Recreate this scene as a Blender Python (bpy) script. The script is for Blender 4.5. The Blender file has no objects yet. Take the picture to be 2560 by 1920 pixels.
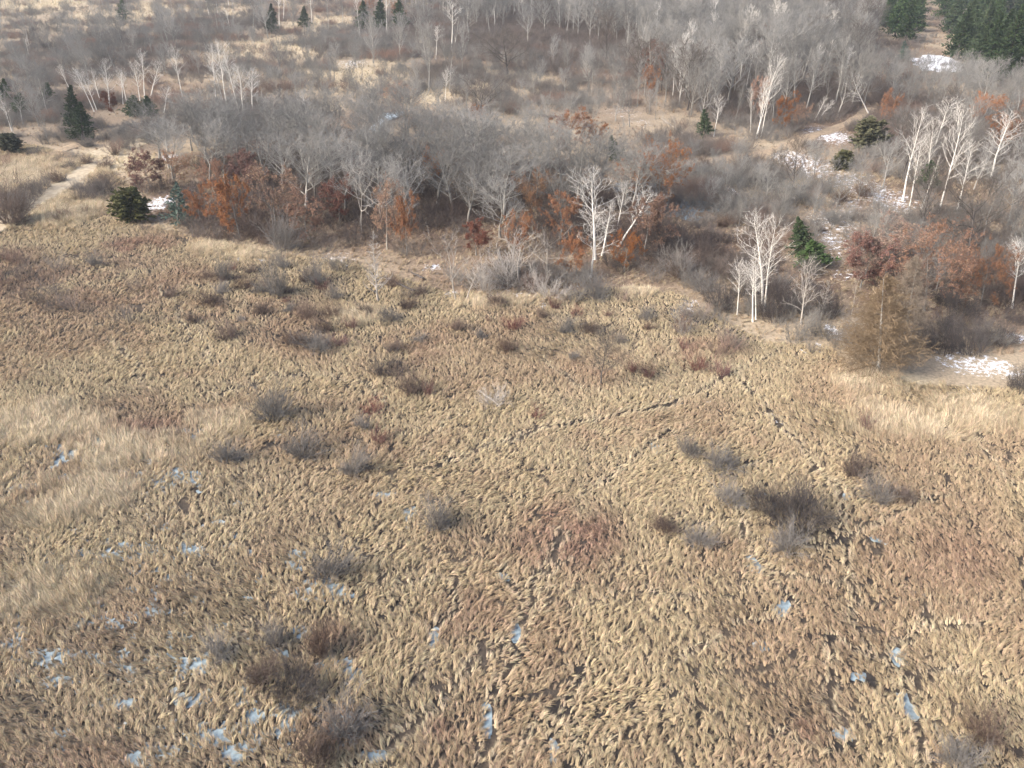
import bpy, math
import numpy as np
from mathutils import Matrix, Vector

# ------------------------------------------------------------------ camera, sky, sun, exposure
SC = bpy.context.scene
COL = SC.collection
CAM_H, PITCH, F = 33.0, math.radians(31.0), 1934.0        # metres, downward tilt, focal length in photo pixels
SUN_EL, SUN_AZ = math.radians(34), math.radians(-112)     # azimuth from +Y, clockwise positive
cam_d = bpy.data.cameras.new('camera'); cam_d.sensor_width = 36; cam_d.lens = 36 * F / 2560
cam_d.clip_start = 0.5; cam_d.clip_end = 9000
cam = bpy.data.objects.new('camera', cam_d); COL.objects.link(cam)
cam.location = (0, 0, CAM_H); cam.rotation_euler = (math.pi / 2 - PITCH, 0, 0)
SC.camera = cam
W = bpy.data.worlds.new('World'); SC.world = W; W.use_nodes = True
wn = W.node_tree.nodes; wl = W.node_tree.links
sky = wn.new('ShaderNodeTexSky'); sky.sky_type = 'NISHITA'; sky.sun_disc = False
sky.sun_elevation = SUN_EL; sky.sun_rotation = SUN_AZ
sky.dust_density = 5.0; sky.air_density = 1.0; sky.ozone_density = 1.0
wl.new(sky.outputs[0], wn['Background'].inputs[0]); wn['Background'].inputs[1].default_value = 0.15
sun_d = bpy.data.lights.new('sun', 'SUN'); sun_d.energy = 2.0; sun_d.angle = math.radians(14.0); sun_d.color = (1, 0.965, 0.925)
sun = bpy.data.objects.new('sun', sun_d); COL.objects.link(sun)
sv = Vector((math.sin(SUN_AZ) * math.cos(SUN_EL), math.cos(SUN_AZ) * math.cos(SUN_EL), math.sin(SUN_EL)))
sun.rotation_euler = (-sv).to_track_quat('-Z', 'Y').to_euler(); sun.location = (-60, -40, 60)
SC.view_settings.view_transform = 'Standard'; SC.view_settings.look = 'None'
SC.view_settings.exposure = 1.25; SC.view_settings.gamma = 1.0
SC.cycles.max_bounces = 5; SC.cycles.diffuse_bounces = 2; SC.cycles.glossy_bounces = 2
SC.cycles.transmission_bounces = 2; SC.cycles.volume_bounces = 1
SC.render.filter_size = 1.15
SC.cycles.use_denoising = True

RNG = np.random.default_rng(7)
# ------------------------------------------------------------------ ground points from photo pixels
SP, CP = math.sin(PITCH), math.cos(PITCH)
def G(px, py):
    u = (px - 1280) / F; v = (py - 960) / F
    dz = -SP - v * CP; dy = CP - v * SP
    t = -CAM_H / dz
    return np.array([u * t, dy * t])
def proj(x, y, z=0.0):
    w = z - CAM_H; dep = y * CP - w * SP
    return 1280 + F * x / dep, 960 - F * (y * SP + w * CP) / dep
def depth(y, z=0.0): return y * CP - (z - CAM_H) * SP
def height_for(Y, ty):
    v = (ty - 960) / F
    return CAM_H - Y * (v * CP + SP) / (CP - v * SP)
def Gpoly(pts): return np.array([G(*p) for p in pts])
def inside(poly, x, y):
    r = np.zeros(np.shape(x), bool); j = len(poly) - 1
    for i in range(len(poly)):
        xi, yi = poly[i]; xj, yj = poly[j]
        with np.errstate(divide='ignore', invalid='ignore'):
            r ^= ((yi > y) != (yj > y)) & (x < (xj - xi) * (y - yi) / (yj - yi + 1e-12) + xi)
        j = i
    return r
# value noise
def _h(ix, iy, s):
    n = (ix.astype(np.int64) * 374761393 + iy.astype(np.int64) * 668265263 + s * 1442695041) & 0xffffffff
    n = ((n ^ (n >> 13)) * 1274126177) & 0xffffffff
    return ((n ^ (n >> 16)) & 0xffff) / 65535.0
def vnoise(x, y, s=0):
    ix = np.floor(x); iy = np.floor(y); fx = x - ix; fy = y - iy
    fx = fx * fx * (3 - 2 * fx); fy = fy * fy * (3 - 2 * fy)
    a, b, c, d = _h(ix, iy, s), _h(ix + 1, iy, s), _h(ix, iy + 1, s), _h(ix + 1, iy + 1, s)
    return (a * (1 - fx) + b * fx) * (1 - fy) + (c * (1 - fx) + d * fx) * fy
def fbm(x, y, scale, s=0, oct=4):
    v = 0; a = .5; t = 0
    for o in range(oct):
        v = v + a * vnoise(x / scale * 2 ** o + 17.3 * o, y / scale * 2 ** o - 9.1 * o, s + o); t += a; a *= .55
    return v / t
def sstep(a, b, x):
    t = np.clip((x - a) / (b - a), 0, 1); return t * t * (3 - 2 * t)
def blob(x, y, px, py, rx, ry):
    """soft elliptical patch on the ground, given where it lies in the photo"""
    c = G(px, py); s = F / depth(c[1]); wx = rx / s
    wy = (G(px, py - ry)[1] - G(px, py + ry)[1]) / 2
    return np.clip(1 - ((x - c[0]) / wx) ** 2 - ((y - c[1]) / wy) ** 2, 0, 1)
def blobs(x, y, lst):
    m = np.zeros(np.shape(x))
    for b in lst: m = np.maximum(m, blob(x, y, *b[:4]) * (b[4] if len(b) > 4 else 1))
    return m
def polydist(x, y, pts):
    d = np.full(np.shape(x), 1e9)
    P = Gpoly(pts)
    for a, b in zip(P[:-1], P[1:]):
        ab = b - a; t = np.clip(((x - a[0]) * ab[0] + (y - a[1]) * ab[1]) / (ab @ ab), 0, 1)
        d = np.minimum(d, np.hypot(x - a[0] - t * ab[0], y - a[1] - t * ab[1]))
    return d

# ------------------------------------------------------------------ where things lie (photo pixels -> ground)
MARSH_EDGE = [(-400, 380), (60, 360), (230, 395), (330, 470), (330, 560), (620, 625), (880, 660), (1130, 735), (1330, 745), (1500, 720), (1700, 735),
              (1800, 800), (1920, 860), (2080, 870), (2120, 930), (2300, 965), (2560, 975), (3000, 985), (3000, 2300), (-400, 2300)]
TRAILS = [  # (points, half width m)
    ([(1110, 1155), (1200, 1128), (1300, 1095), (1380, 1068), (1500, 1048), (1640, 1026), (1740, 985)], .22),
    ([(1740, 985), (1830, 940), (1920, 890), (2020, 830), (2090, 780)], .2),
    ([(1850, 950), (1930, 1040), (1990, 1110), (2040, 1165), (2085, 1230), (2105, 1300), (2125, 1380), (2130, 1470)], .2),
    ([(1205, 1960), (1212, 1830), (1228, 1740), (1260, 1680), (1290, 1600), (1310, 1520), (1345, 1450), (1375, 1390), (1388, 1330)], .26),
    ([(880, 1925), (950, 1890), (1080, 1775), (1140, 1700), (1200, 1640), (1290, 1600)], .24),
    ([(1050, 1690), (1062, 1640), (1080, 1600), (1125, 1530), (1125, 1450), (1080, 1450)], .2),
    ([(1375, 1900), (1395, 1830), (1410, 1760), (1460, 1905)], .17),
    ([(1290, 1900), (1310, 1850), (1410, 1760), (1450, 1690)], .17),
    ([(1520, 1870), (1570, 1820), (1570, 1760)], .15),
    ([(1310, 1520), (1260, 1450), (1258, 1420)], .16), ([(1345, 1450), (1420, 1400)], .15),
    ([(1330, 1540), (1375, 1500), (1380, 1420), (1370, 1340)], .13),
    ([(2300, 1960), (2290, 1830), (2268, 1760), (2262, 1700), (2225, 1650), (2240, 1620)], .26),
    ([(1995, 1370), (2120, 1360), (2150, 1340), (2230, 1290), (2300, 1250), (2370, 1240)], .18),
    ([(1880, 1410), (2000, 1450), (2080, 1465), (2125, 1465)], .17), ([(2130, 1470), (2120, 1540), (2185, 1640)], .17),
    ([(2080, 1590), (2080, 1690), (2060, 1750), (2120, 1840)], .2), ([(2080, 1590), (2160, 1630)], .15),
    ([(2262, 1700), (2370, 1690), (2400, 1680)], .17), ([(2240, 1620), (2320, 1570), (2330, 1520), (2330, 1590), (2450, 1570)], .16),
    ([(1710, 1640), (1800, 1600), (1880, 1560), (1950, 1530)], .16),
    ([(1850, 1270), (1870, 1360), (1900, 1430), (1970, 1500)], .16),
    ([(590, 985), (680, 950), (800, 935), (900, 960), (960, 1010)], .18), ([(400, 720), (440, 790), (480, 850)], .14),
    ([(520, 1010), (620, 960), (700, 930)], .14), ([(270, 850), (330, 900), (345, 960)], .16), ([(505, 830), (510, 890), (560, 930)], .16),
    ([(1680, 1075), (1600, 1130), (1540, 1190), (1450, 1250)], .14), ([(1360, 900), (1430, 960), (1560, 1010)], .12),
    ([(1060, 1150), (1100, 1060), (1180, 1030)], .1), ([(830, 1450), (900, 1480), (1070, 1450)], .13),
    ([(940, 1300), (930, 1400), (960, 1480)], .14), ([(0, 1480), (90, 1440), (170, 1400), (250, 1390)], .16),
    ([(0, 1250), (60, 1200), (180, 1140)], .16), ([(40, 1700), (140, 1640), (190, 1560)], .15), ([(420, 1800), (480, 1700), (560, 1640), (640, 1560)], .2),
    ([(2440, 1090), (2500, 1180), (2600, 1260)], .13), ([(1480, 1500), (1600, 1480), (1760, 1500)], .12), ([(2150, 1860), (2040, 1880), (1940, 1840)], .13)]
ICE = [(260, 1480, 420, 330, .13), (620, 1760, 300, 190, .11), (200, 1150, 300, 90, .12), (55, 1222, 46, 20), (60, 1260, 40, 14, .8), (430, 1190, 120, 34, .75), (340, 1380, 95, 30, .85), (480, 1370, 60, 26, .7), (395, 1530, 40, 18, .8), (120, 1640, 130, 24, .95),
       (30, 1600, 50, 40, .8), (150, 1700, 80, 22, .75), (470, 1660, 110, 40, .7), (760, 1580, 40, 22, 1), (800, 1480, 90, 40, .75), (640, 1790, 50, 20, .9), (710, 1770, 55, 26, 1), (540, 1850, 60, 24, 1),
       (600, 1880, 60, 34, .95), (340, 1900, 50, 24, .9), (820, 1660, 60, 40, .75), (480, 1750, 60, 24, .7), (740, 1400, 40, 50, .6), (210, 1130, 200, 50, .6), (80, 1090, 90, 30, .6),
       (1955, 1520, 30, 24, .9), (1900, 1615, 36, 20, .9), (2110, 1835, 34, 16, .9), (2240, 1640, 34, 24, .8), (2140, 1690, 34, 14, .8), (2265, 1760, 24, 40, .8), (1880, 1410, 26, 26, .7),
       (2200, 1350, 30, 14, .9), (1250, 1440, 30, 14, .6), (1215, 1800, 20, 60, .9), (940, 1890, 50, 20, .8), (1385, 1885, 16, 40, .8), (1085, 1590, 20, 40, .7), (1290, 1580, 14, 40, .7),
       (700, 1030, 40, 20, .7), (690, 1090, 18, 12, .8), (960, 1240, 40, 14, .6), (1020, 1290, 20, 30, .5), (1640, 1125, 14, 14, .9), (1945, 1270, 20, 14, .8), (2120, 1240, 16, 10, .9),
       (1880, 1250, 60, 24, .55), (2300, 1490, 40, 14, .5), (500, 1080, 90, 20, .5), (280, 1760, 70, 26, .5)]
SNOW = [(400, 510, 60, 30, .75), (310, 500, 50, 24, .6), (420, 395, 40, 14, .7), (375, 335, 40, 12, .75), (600, 645, 16, 12, .9), (655, 650, 20, 10, .7), (560, 665, 10, 12, .7), (830, 650, 90, 30, .45),
        (1080, 670, 40, 14, .7), (1130, 735, 30, 16, .7), (1300, 740, 30, 12, .6), (1360, 765, 30, 12, .6), (990, 710, 60, 20, .45),
        (2010, 410, 110, 56, .62), (2075, 340, 90, 34, .6), (2130, 460, 120, 50, .52), (2215, 500, 120, 56, .6), (2130, 520, 90, 56, .46), (2080, 600, 60, 60, .5), (2090, 560, 110, 60, .5), (2110, 690, 60, 30, .42), (1980, 470, 80, 16, .5), (2100, 640, 40, 60, .4),
        (2050, 870, 40, 16, .65), (2080, 830, 28, 30, .8), (2010, 880, 16, 10, .9), (2420, 910, 110, 46, .58), (2490, 920, 90, 46, .62), (2430, 975, 24, 24, .7), (2360, 900, 40, 30, .5), (2420, 1020, 14, 30, .5), (2440, 1010, 100, 34, .36),
        (1720, 770, 60, 30, .6), (1690, 790, 30, 18, .5), (1690, 1000, 60, 24, .35), (1770, 1005, 12, 10, .9), (1950, 1050, 60, 50, .35), (1550, 280, 90, 40, .34), (1500, 190, 60, 30, .32), (1600, 310, 60, 24, .34),
        (880, 160, 60, 20, .5), (1540, 250, 110, 50, .26), (1830, 480, 30, 24, .6), (1810, 430, 30, 10, .6), (2210, 380, 20, 8, .6), (2540, 845, 40, 20, .7), (2520, 170, 60, 20, .5), (1450, 720, 30, 10, .4), (1490, 800, 200, 40, .28), (470, 480, 40, 20, .5)]
PALE = [(120, 520, 260, 60, .9), (230, 410, 180, 40, 1), (60, 430, 200, 60, .9), (60, 1060, 260, 70, .95), (350, 1130, 260, 70, .9), (560, 1050, 120, 70, .7), (150, 1240, 260, 90, .7), (100, 1500, 260, 120, .5), (60, 10, 200, 60, 1),
        (700, 120, 220, 40, .55), (880, 190, 200, 50, .6), (1050, 240, 120, 40, .5), (1290, 190, 120, 50, .6), (1420, 90, 90, 30, .7), (1210, 230, 70, 30, .8), (500, 60, 160, 40, .7), (1600, 730, 60, 16, 1), (2000, 480, 120, 40, .45),
        (900, 790, 90, 30, .5), (1250, 760, 220, 40, .5), (2220, 960, 160, 40, .8), (2300, 1040, 260, 70, .45), (2480, 1040, 120, 60, .5), (640, 640, 160, 24, .6), (560, 620, 140, 20, .7), (380, 580, 120, 20, .6), (420, 20, 200, 50, .5), (2180, 40, 40, 30, .5), (800, 60, 100, 24, .6)]
REDDISH = [(1420, 1340, 170, 110, .8), (240, 700, 300, 100, .4), (330, 620, 160, 40, .7), (1000, 1100, 180, 60, .5), (330, 1080, 180, 50, .6), (250, 1220, 120, 50, .5), (2420, 1880, 160, 90, .9), (2400, 1400, 260, 100, .35), (1500, 920, 160, 60, .35),
           (800, 1620, 120, 80, .6), (850, 1840, 150, 90, .6), (2020, 1830, 40, 40, .5), (950, 880, 220, 70, .45), (620, 780, 220, 60, .4), (1750, 880, 150, 40, .6), (1480, 1080, 240, 60, .3), (300, 1900, 300, 60, .35), (1150, 1540, 120, 80, .35), (1100, 1830, 50, 40, .6), (1930, 1080, 160, 80, .4)]
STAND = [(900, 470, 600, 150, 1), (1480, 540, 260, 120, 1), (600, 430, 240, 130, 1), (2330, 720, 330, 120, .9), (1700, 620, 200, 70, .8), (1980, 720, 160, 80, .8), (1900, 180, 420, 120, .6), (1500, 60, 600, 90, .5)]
LITTER = [(1500, 260, 200, 60, .9), (2060, 590, 140, 100, .7), (1150, 700, 200, 40, .3), (1700, 620, 200, 60, .6), (420, 100, 260, 60, .7), (320, 300, 120, 30, .8), (2300, 260, 300, 60, .4), (260, 480, 100, 30, .5)]
PATH_RIGHT = [(1690, 420), (1800, 400), (1900, 385), (1985, 360), (2060, 330), (2130, 305), (2180, 270)]
STRAW_PATH = [(-60, 600), (20, 550), (90, 505), (160, 462), (215, 425), (270, 385), (340, 355), (400, 335)]
PATH_LEFT = [(60, 420), (140, 385), (240, 345), (300, 320), (370, 300), (420, 285)]
MARSHP = Gpoly(MARSH_EDGE)
def ice_amt(x, y):
    d = np.full(np.shape(x), 9.0)
    n = fbm(x, y, .7, 31, 3) - .5
    m = blobs(x, y, ICE)
    return np.where(m > 0, m * .85 + n * 1.25 + .15, 0)
def trail_d(x, y):
    d = np.full(np.shape(x), 9.0); wx = x + (fbm(x, y, 1.8, 41, 2) - .5) * 1.1; wy = y + (fbm(x, y, 1.8, 47, 2) - .5) * 1.1
    for pts, hw in TRAILS: d = np.minimum(d, polydist(wx, wy, pts) / (hw * .68))
    return d
def crack_edge(x, y, cell=2.3, s=500):
    """distance between the two nearest cell centres: small along the seams between grass mats"""
    wx = (x + (fbm(x, y, 1.7, 61, 2) - .5) * 1.6) / cell; wy = (y + (fbm(x, y, 1.7, 67, 2) - .5) * 1.6) / (cell * 1.5)
    ix = np.floor(wx); iy = np.floor(wy); f1 = np.full(np.shape(x), 9.); f2 = f1.copy()
    for dx in (-1, 0, 1):
        for dy in (-1, 0, 1):
            cx = ix + dx + _h(ix + dx, iy + dy, s); cy = iy + dy + _h(ix + dx, iy + dy, s + 7); d = np.hypot(wx - cx, wy - cy)
            f2 = np.minimum(f2, np.maximum(d, f1)); f1 = np.minimum(f1, d)
    return (f2 - f1) * cell
def ground_z(x, y):
    up = 1 - sstep(-1, 1, np.where(inside(MARSHP, x, y), 1., -1.))
    z = .05 + (fbm(x, y, 2.5, 3, 3) - .5) * .06
    z = z + up * (fbm(x, y, 22, 5, 3) - .35) * .7 * sstep(60, 130, y)
    return z

# ------------------------------------------------------------------ materials
def mat(name, col, rough=.9, var=.0, noise=None, spec=.2, attr=None, col2=None):
    """plain procedural material: base colour, noise break-up, per-object variation"""
    m = bpy.data.materials.new(name); m.use_nodes = True; nt = m.node_tree; n = nt.nodes; l = nt.links
    b = n['Principled BSDF']; b.inputs['Roughness'].default_value = rough; b.inputs['Specular IOR Level'].default_value = spec
    c = n.new('ShaderNodeRGB'); c.outputs[0].default_value = (*col, 1); out = c.outputs[0]
    if noise:
        tc = n.new('ShaderNodeTexCoord'); mp = n.new('ShaderNodeMapping'); mp.inputs['Scale'].default_value = noise[1]
        nz = n.new('ShaderNodeTexNoise'); nz.inputs['Scale'].default_value = noise[0]; nz.inputs['Detail'].default_value = 3
        rp = n.new('ShaderNodeMapRange'); rp.inputs[1].default_value = noise[2]; rp.inputs[2].default_value = noise[3]
        l.new(tc.outputs['Object'], mp.inputs[0]); l.new(mp.outputs[0], nz.inputs[0]); l.new(nz.outputs[0], rp.inputs[0])
        mx = n.new('ShaderNodeMix'); mx.data_type = 'RGBA'; l.new(rp.outputs[0], mx.inputs[0]); l.new(out, mx.inputs[6])
        mx.inputs[7].default_value = (*col2, 1); out = mx.outputs[2]
    if attr:
        a = n.new('ShaderNodeAttribute'); a.attribute_name = attr; a.attribute_type = 'GEOMETRY'
        mx = n.new('ShaderNodeMix'); mx.data_type = 'RGBA'; mx.blend_type = 'MULTIPLY'; mx.inputs[0].default_value = 1
        l.new(out, mx.inputs[6]); l.new(a.outputs[0], mx.inputs[7]); out = mx.outputs[2]
    if var:
        oi = n.new('ShaderNodeObjectInfo'); hs = n.new('ShaderNodeHueSaturation')
        r1 = n.new('ShaderNodeMapRange'); r1.inputs[3].default_value = 1 - var; r1.inputs[4].default_value = 1 + var
        l.new(oi.outputs['Random'], r1.inputs[0]); l.new(r1.outputs[0], hs.inputs['Value'])
        mm = n.new('ShaderNodeMath'); mm.operation = 'MULTIPLY'; mm.inputs[1].default_value = 7.31
        fr = n.new('ShaderNodeMath'); fr.operation = 'FRACT'; l.new(oi.outputs['Random'], mm.inputs[0]); l.new(mm.outputs[0], fr.inputs[0])
        r2 = n.new('ShaderNodeMapRange'); r2.inputs[3].default_value = .75; r2.inputs[4].default_value = 1.2
        l.new(fr.outputs[0], r2.inputs[0]); l.new(r2.outputs[0], hs.inputs['Saturation']); l.new(out, hs.inputs['Color']); out = hs.outputs[0]
    l.new(out, b.inputs['Base Color'])
    return m
def tint_mat(name, rough=.85):
    """colour comes from the instance (tint) times each blade's own shade"""
    m = bpy.data.materials.new(name); m.use_nodes = True; nt = m.node_tree; n = nt.nodes; l = nt.links
    b = n['Principled BSDF']; b.inputs['Roughness'].default_value = rough; b.inputs['Specular IOR Level'].default_value = .15
    a = n.new('ShaderNodeAttribute'); a.attribute_name = 'tint'; a.attribute_type = 'INSTANCER'
    v = n.new('ShaderNodeAttribute'); v.attribute_name = 'shade'; v.attribute_type = 'GEOMETRY'
    mx = n.new('ShaderNodeMix'); mx.data_type = 'RGBA'; mx.blend_type = 'MULTIPLY'; mx.inputs[0].default_value = 1
    l.new(a.outputs[0], mx.inputs[6]); l.new(v.outputs[0], mx.inputs[7]); l.new(mx.outputs[2], b.inputs['Base Color'])
    return m
M = {
    'bark': mat('grey_bark', (.22, .21, .19), var=.35, noise=(3, (1, 1, .25), .35, .7), col2=(.33, .315, .29)),
    'twig': mat('grey_twig', (.205, .20, .19), var=.4),
    'dbark': mat('dark_bark', (.075, .065, .06), var=.2), 'dtwig': mat('brown_twig', (.13, .11, .095), var=.2),
    'birch': mat('white_bark', (.74, .71, .65), rough=.7, var=.06, noise=(2.2, (1.5, 1.5, 5), .62, .72), col2=(.2, .18, .16)),
    'birch_twig': mat('pale_twig', (.36, .335, .31), var=.12),
    'dead': mat('weathered_wood', (.42, .385, .34), var=.15, noise=(4, (1, 1, .3), .4, .7), col2=(.28, .25, .22)),
    'russet': mat('russet_leaf', (.255, .128, .072), var=.25, attr='shade'), 'russet_red': mat('dark_red_leaf', (.15, .07, .052), var=.25, attr='shade'),
    'russet_pale': mat('pale_russet_leaf', (.27, .17, .115), var=.2, attr='shade'),
    'spruce': mat('spruce_needle', (.045, .072, .036), var=.35, attr='shade'), 'olive': mat('juniper_needle', (.075, .078, .04), var=.2, attr='shade'),
    'bluish': mat('blue_spruce_needle', (.10, .14, .13), var=.2, attr='shade'),
    'larch': mat('larch_twig', (.22, .17, .12), var=.12, attr='shade'),
    'sgrey': mat('grey_shrub', (.185, .172, .16), var=.3), 'sbrown': mat('brown_shrub', (.145, .105, .086), var=.25),
    'sred': mat('red_shrub', (.17, .085, .075), var=.25), 'spale': mat('pale_shrub', (.44, .40, .36), var=.1), 'sdark': mat('dark_shrub', (.085, .073, .07), var=.2),
    'grass': tint_mat('dry_grass'), 'brush': tint_mat('brush_twig'),
}
# ------------------------------------------------------------------ mesh helpers
def build_mesh(name, V, Q, mats, midx=None, shade=None, smooth=False):
    me = bpy.data.meshes.new(name)
    V = np.asarray(V, np.float32); Q = np.asarray(Q, np.int32)
    me.vertices.add(len(V)); me.vertices.foreach_set('co', V.ravel())
    me.loops.add(Q.size); me.loops.foreach_set('vertex_index', Q.ravel())
    me.polygons.add(len(Q)); me.polygons.foreach_set('loop_start', np.arange(0, Q.size, Q.shape[1], dtype=np.int32))
    me.polygons.foreach_set('loop_total', np.full(len(Q), Q.shape[1], np.int32))
    for mt in mats: me.materials.append(mt)
    if midx is not None: me.polygons.foreach_set('material_index', np.asarray(midx, np.int32))
    if smooth: me.polygons.foreach_set('use_smooth', np.ones(len(Q), bool))
    if shade is not None:
        a = me.attributes.new('shade', 'FLOAT_COLOR', 'POINT')
        a.data.foreach_set('color', np.concatenate([np.asarray(shade, np.float32), np.ones((len(V), 1), np.float32)], 1).ravel())
    me.update(calc_edges=True); return me
def norm(v): return v / np.maximum(np.linalg.norm(v, axis=-1, keepdims=True), 1e-9)
def tubes(P, R, sides):
    N, K, _ = P.shape
    T = np.empty_like(P); T[:, 1:-1] = P[:, 2:] - P[:, :-2]; T[:, 0] = P[:, 1] - P[:, 0]; T[:, -1] = P[:, -1] - P[:, -2]; T = norm(T)
    ref = np.where(np.abs(T[..., 2:3]) > .9, np.array([1., .2, 0]), np.array([0, 0, 1.]))
    A = norm(np.cross(T, ref)); B = np.cross(T, A)
    th = np.arange(sides) / sides * 2 * np.pi
    V = P[:, :, None] + R[:, :, None, None] * (A[:, :, None] * np.cos(th)[:, None] + B[:, :, None] * np.sin(th)[:, None])
    i = np.arange(N)[:, None, None]; k = np.arange(K - 1)[None, :, None]; s = np.arange(sides)[None, None, :]
    s2 = (s + 1) % sides; b = i * K * sides
    Q = np.stack([b + k * sides + s, b + k * sides + s2, b + (k + 1) * sides + s2, b + (k + 1) * sides + s], -1).reshape(-1, 4)
    return V.reshape(-1, 3), Q
def merge(parts):
    V = []; Q = []; I = []; S = []; o = 0
    for v, q, mi, sh in parts:
        V.append(v); Q.append(q + o); I.append(np.full(len(q), mi)); S.append(np.ones((len(v), 3)) if sh is None else sh); o += len(v)
    return np.concatenate(V), np.concatenate(Q), np.concatenate(I), np.concatenate(S)
def polyline(p0, d0, L, k, up, wig, rng):
    N = len(p0); P = np.empty((N, k + 1, 3)); P[:, 0] = p0; d = norm(d0)
    for j in range(k):
        d = norm(d + np.array([0, 0, 1.]) * (up / k) + rng.normal(0, wig, (N, 3)))
        P[:, j + 1] = P[:, j] + d * (L / k)[:, None]
    return P
def kids(P, R, m, t0, t1, ang, angv, ratio, shape, k, up, wig, r_mul, r_min, rng, tip=.25, tpow=1.0):
    N, K, _ = P.shape
    t = t0 + (t1 - t0) * ((np.arange(m)[None] + rng.random((N, m))) / m) ** tpow
    f = t * (K - 1); i = np.clip(f.astype(int), 0, K - 2); fr = (f - i)[..., None]
    rows = np.arange(N)[:, None]
    p = P[rows, i] * (1 - fr) + P[rows, i + 1] * fr; T = norm(P[rows, i + 1] - P[rows, i])
    r = R[rows, i] * (1 - fr[..., 0]) + R[rows, i + 1] * fr[..., 0]
    plen = np.linalg.norm(np.diff(P, axis=1), axis=2).sum(1)
    ref = np.where(np.abs(T[..., 2:3]) > .9, np.array([1., 0, 0]), np.array([0, 0, 1.]))
    A = norm(np.cross(T, ref)); B = np.cross(T, A)
    az = (np.arange(m)[None] * 2.399 + rng.random((N, 1)) * 6.28 + rng.normal(0, .5, (N, m)))[..., None]
    a = np.radians(ang + rng.normal(0, angv, (N, m)))[..., None]
    d = T * np.cos(a) + (A * np.cos(az) + B * np.sin(az)) * np.sin(a)
    L = (plen[:, None] * ratio * shape(t) * rng.uniform(.7, 1.25, (N, m))).ravel()
    Pc = polyline(p.reshape(-1, 3), d.reshape(-1, 3), L, k, up, wig, rng)
    r0 = np.maximum(r.ravel() * r_mul, r_min)
    Rc = r0[:, None] * np.linspace(1, tip, k + 1)[None]
    return Pc, np.maximum(Rc, r_min * .6)
def trunk_line(h, r, k, wig, rng, lean=(0, 0), tip=.06):
    P = polyline(np.zeros((1, 3)), np.array([[lean[0], lean[1], 1.]]), np.array([h]), k, .3, wig, rng)
    t = np.linspace(0, 1, k + 1); R = (r * (1 - t * (1 - tip)) ** 1.05)[None]; R[0, 0] *= 1.35
    P[0, 0, 2] = -.25
    return P, R
PROTO = {}
SHK = ('sgrey', 'sbrown', 'sred', 'spale', 'sdark', 'tangle')
def reg(kind, parts):
    """parts: list of (part name, mesh)"""
    zs = []; xs = []
    for _, me in parts:
        co = np.empty(len(me.vertices) * 3, np.float32); me.vertices.foreach_get('co', co); co = co.reshape(-1, 3)
        zs.append(np.percentile(co[:, 2], 95 if kind in SHK else 99.7)); xs.append(np.percentile(np.hypot(co[:, 0], co[:, 1]), 97) * 2)
    PROTO.setdefault(kind, []).append((parts, max(zs), max(xs)))
def bare_tree(kind, seed, h, r, clear, n1, n2, n3, n4, a1, L1, up1, mt, mw, wig=.05, twr=.011, lean=(0, 0), shape=None, forks=1, up3=.35, a3=38, lr=.58):
    rng = np.random.default_rng(seed)
    P0, R0 = trunk_line(h, r, 9, wig, rng, lean)
    shape = shape or (lambda t: .35 + 1.0 * np.sin(np.clip((t - clear) / (1 - clear), 0, 1) * np.pi * .85 + .35) * (1.05 - .45 * t))
    P1, R1 = kids(P0, R0, n1, clear, .97, a1, 9, L1, shape, 6, up1, .12, lr, .022 if lr > .5 else .014, rng, tip=.18)
    P2, R2 = kids(P1, R1, n2, .18, .98, 40, 12, .42, lambda t: 1.15 - .6 * t, 4, .35, .15, .62, .019 if lr > .5 else .012, rng)
    P3, R3 = kids(P2, R2, n3, .15, 1., a3, 14, .5, lambda t: 1.1 - .5 * t, 3, up3, .16, .6, twr, rng)
    parts = [(*tubes(P1, R1, 5), 0, None), (*tubes(P2, R2, 4), 0, None), (*tubes(P3, R3, 3), 1, None)]
    if n4:
        P4, R4 = kids(P3, R3, n4, .15, 1., 36, 14, .6, lambda t: 1.1 - .4 * t, 2, up3, .15, .8, twr * .8, rng)
        parts.append((*tubes(P4, R4, 3), 1, None))
    v, q, mi, _ = merge(parts)
    tv, tq = tubes(P0, R0, 8)
    reg(kind, [('trunk', build_mesh('trunk', tv, tq, [mt], smooth=True)), ('crown', build_mesh('crown', v, q, [mt, mw], mi))])
    return P0, R0, P1, R1, P2, R2, P3, R3
def leaf_quads(C, size, rng, flat=.5):
    N = len(C); a = norm(rng.normal(0, 1, (N, 3))); b = norm(np.cross(a, rng.normal(0, 1, (N, 3)) + np.array([0, 0, flat])))
    s = (size * rng.uniform(.6, 1.3, N))[:, None]
    V = np.stack([C - a * s, C + b * s * .55, C + a * s, C - b * s * .55], 1).reshape(-1, 3)
    Q = np.arange(N * 4).reshape(-1, 4)
    sh = np.repeat(rng.uniform(.6, 1.35, (N, 1)) * np.array([[1, 1, 1.]]) * (1 + rng.normal(0, .06, (N, 3))), 4, 0)
    return V, Q, np.clip(sh, .3, 1.8)
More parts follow.
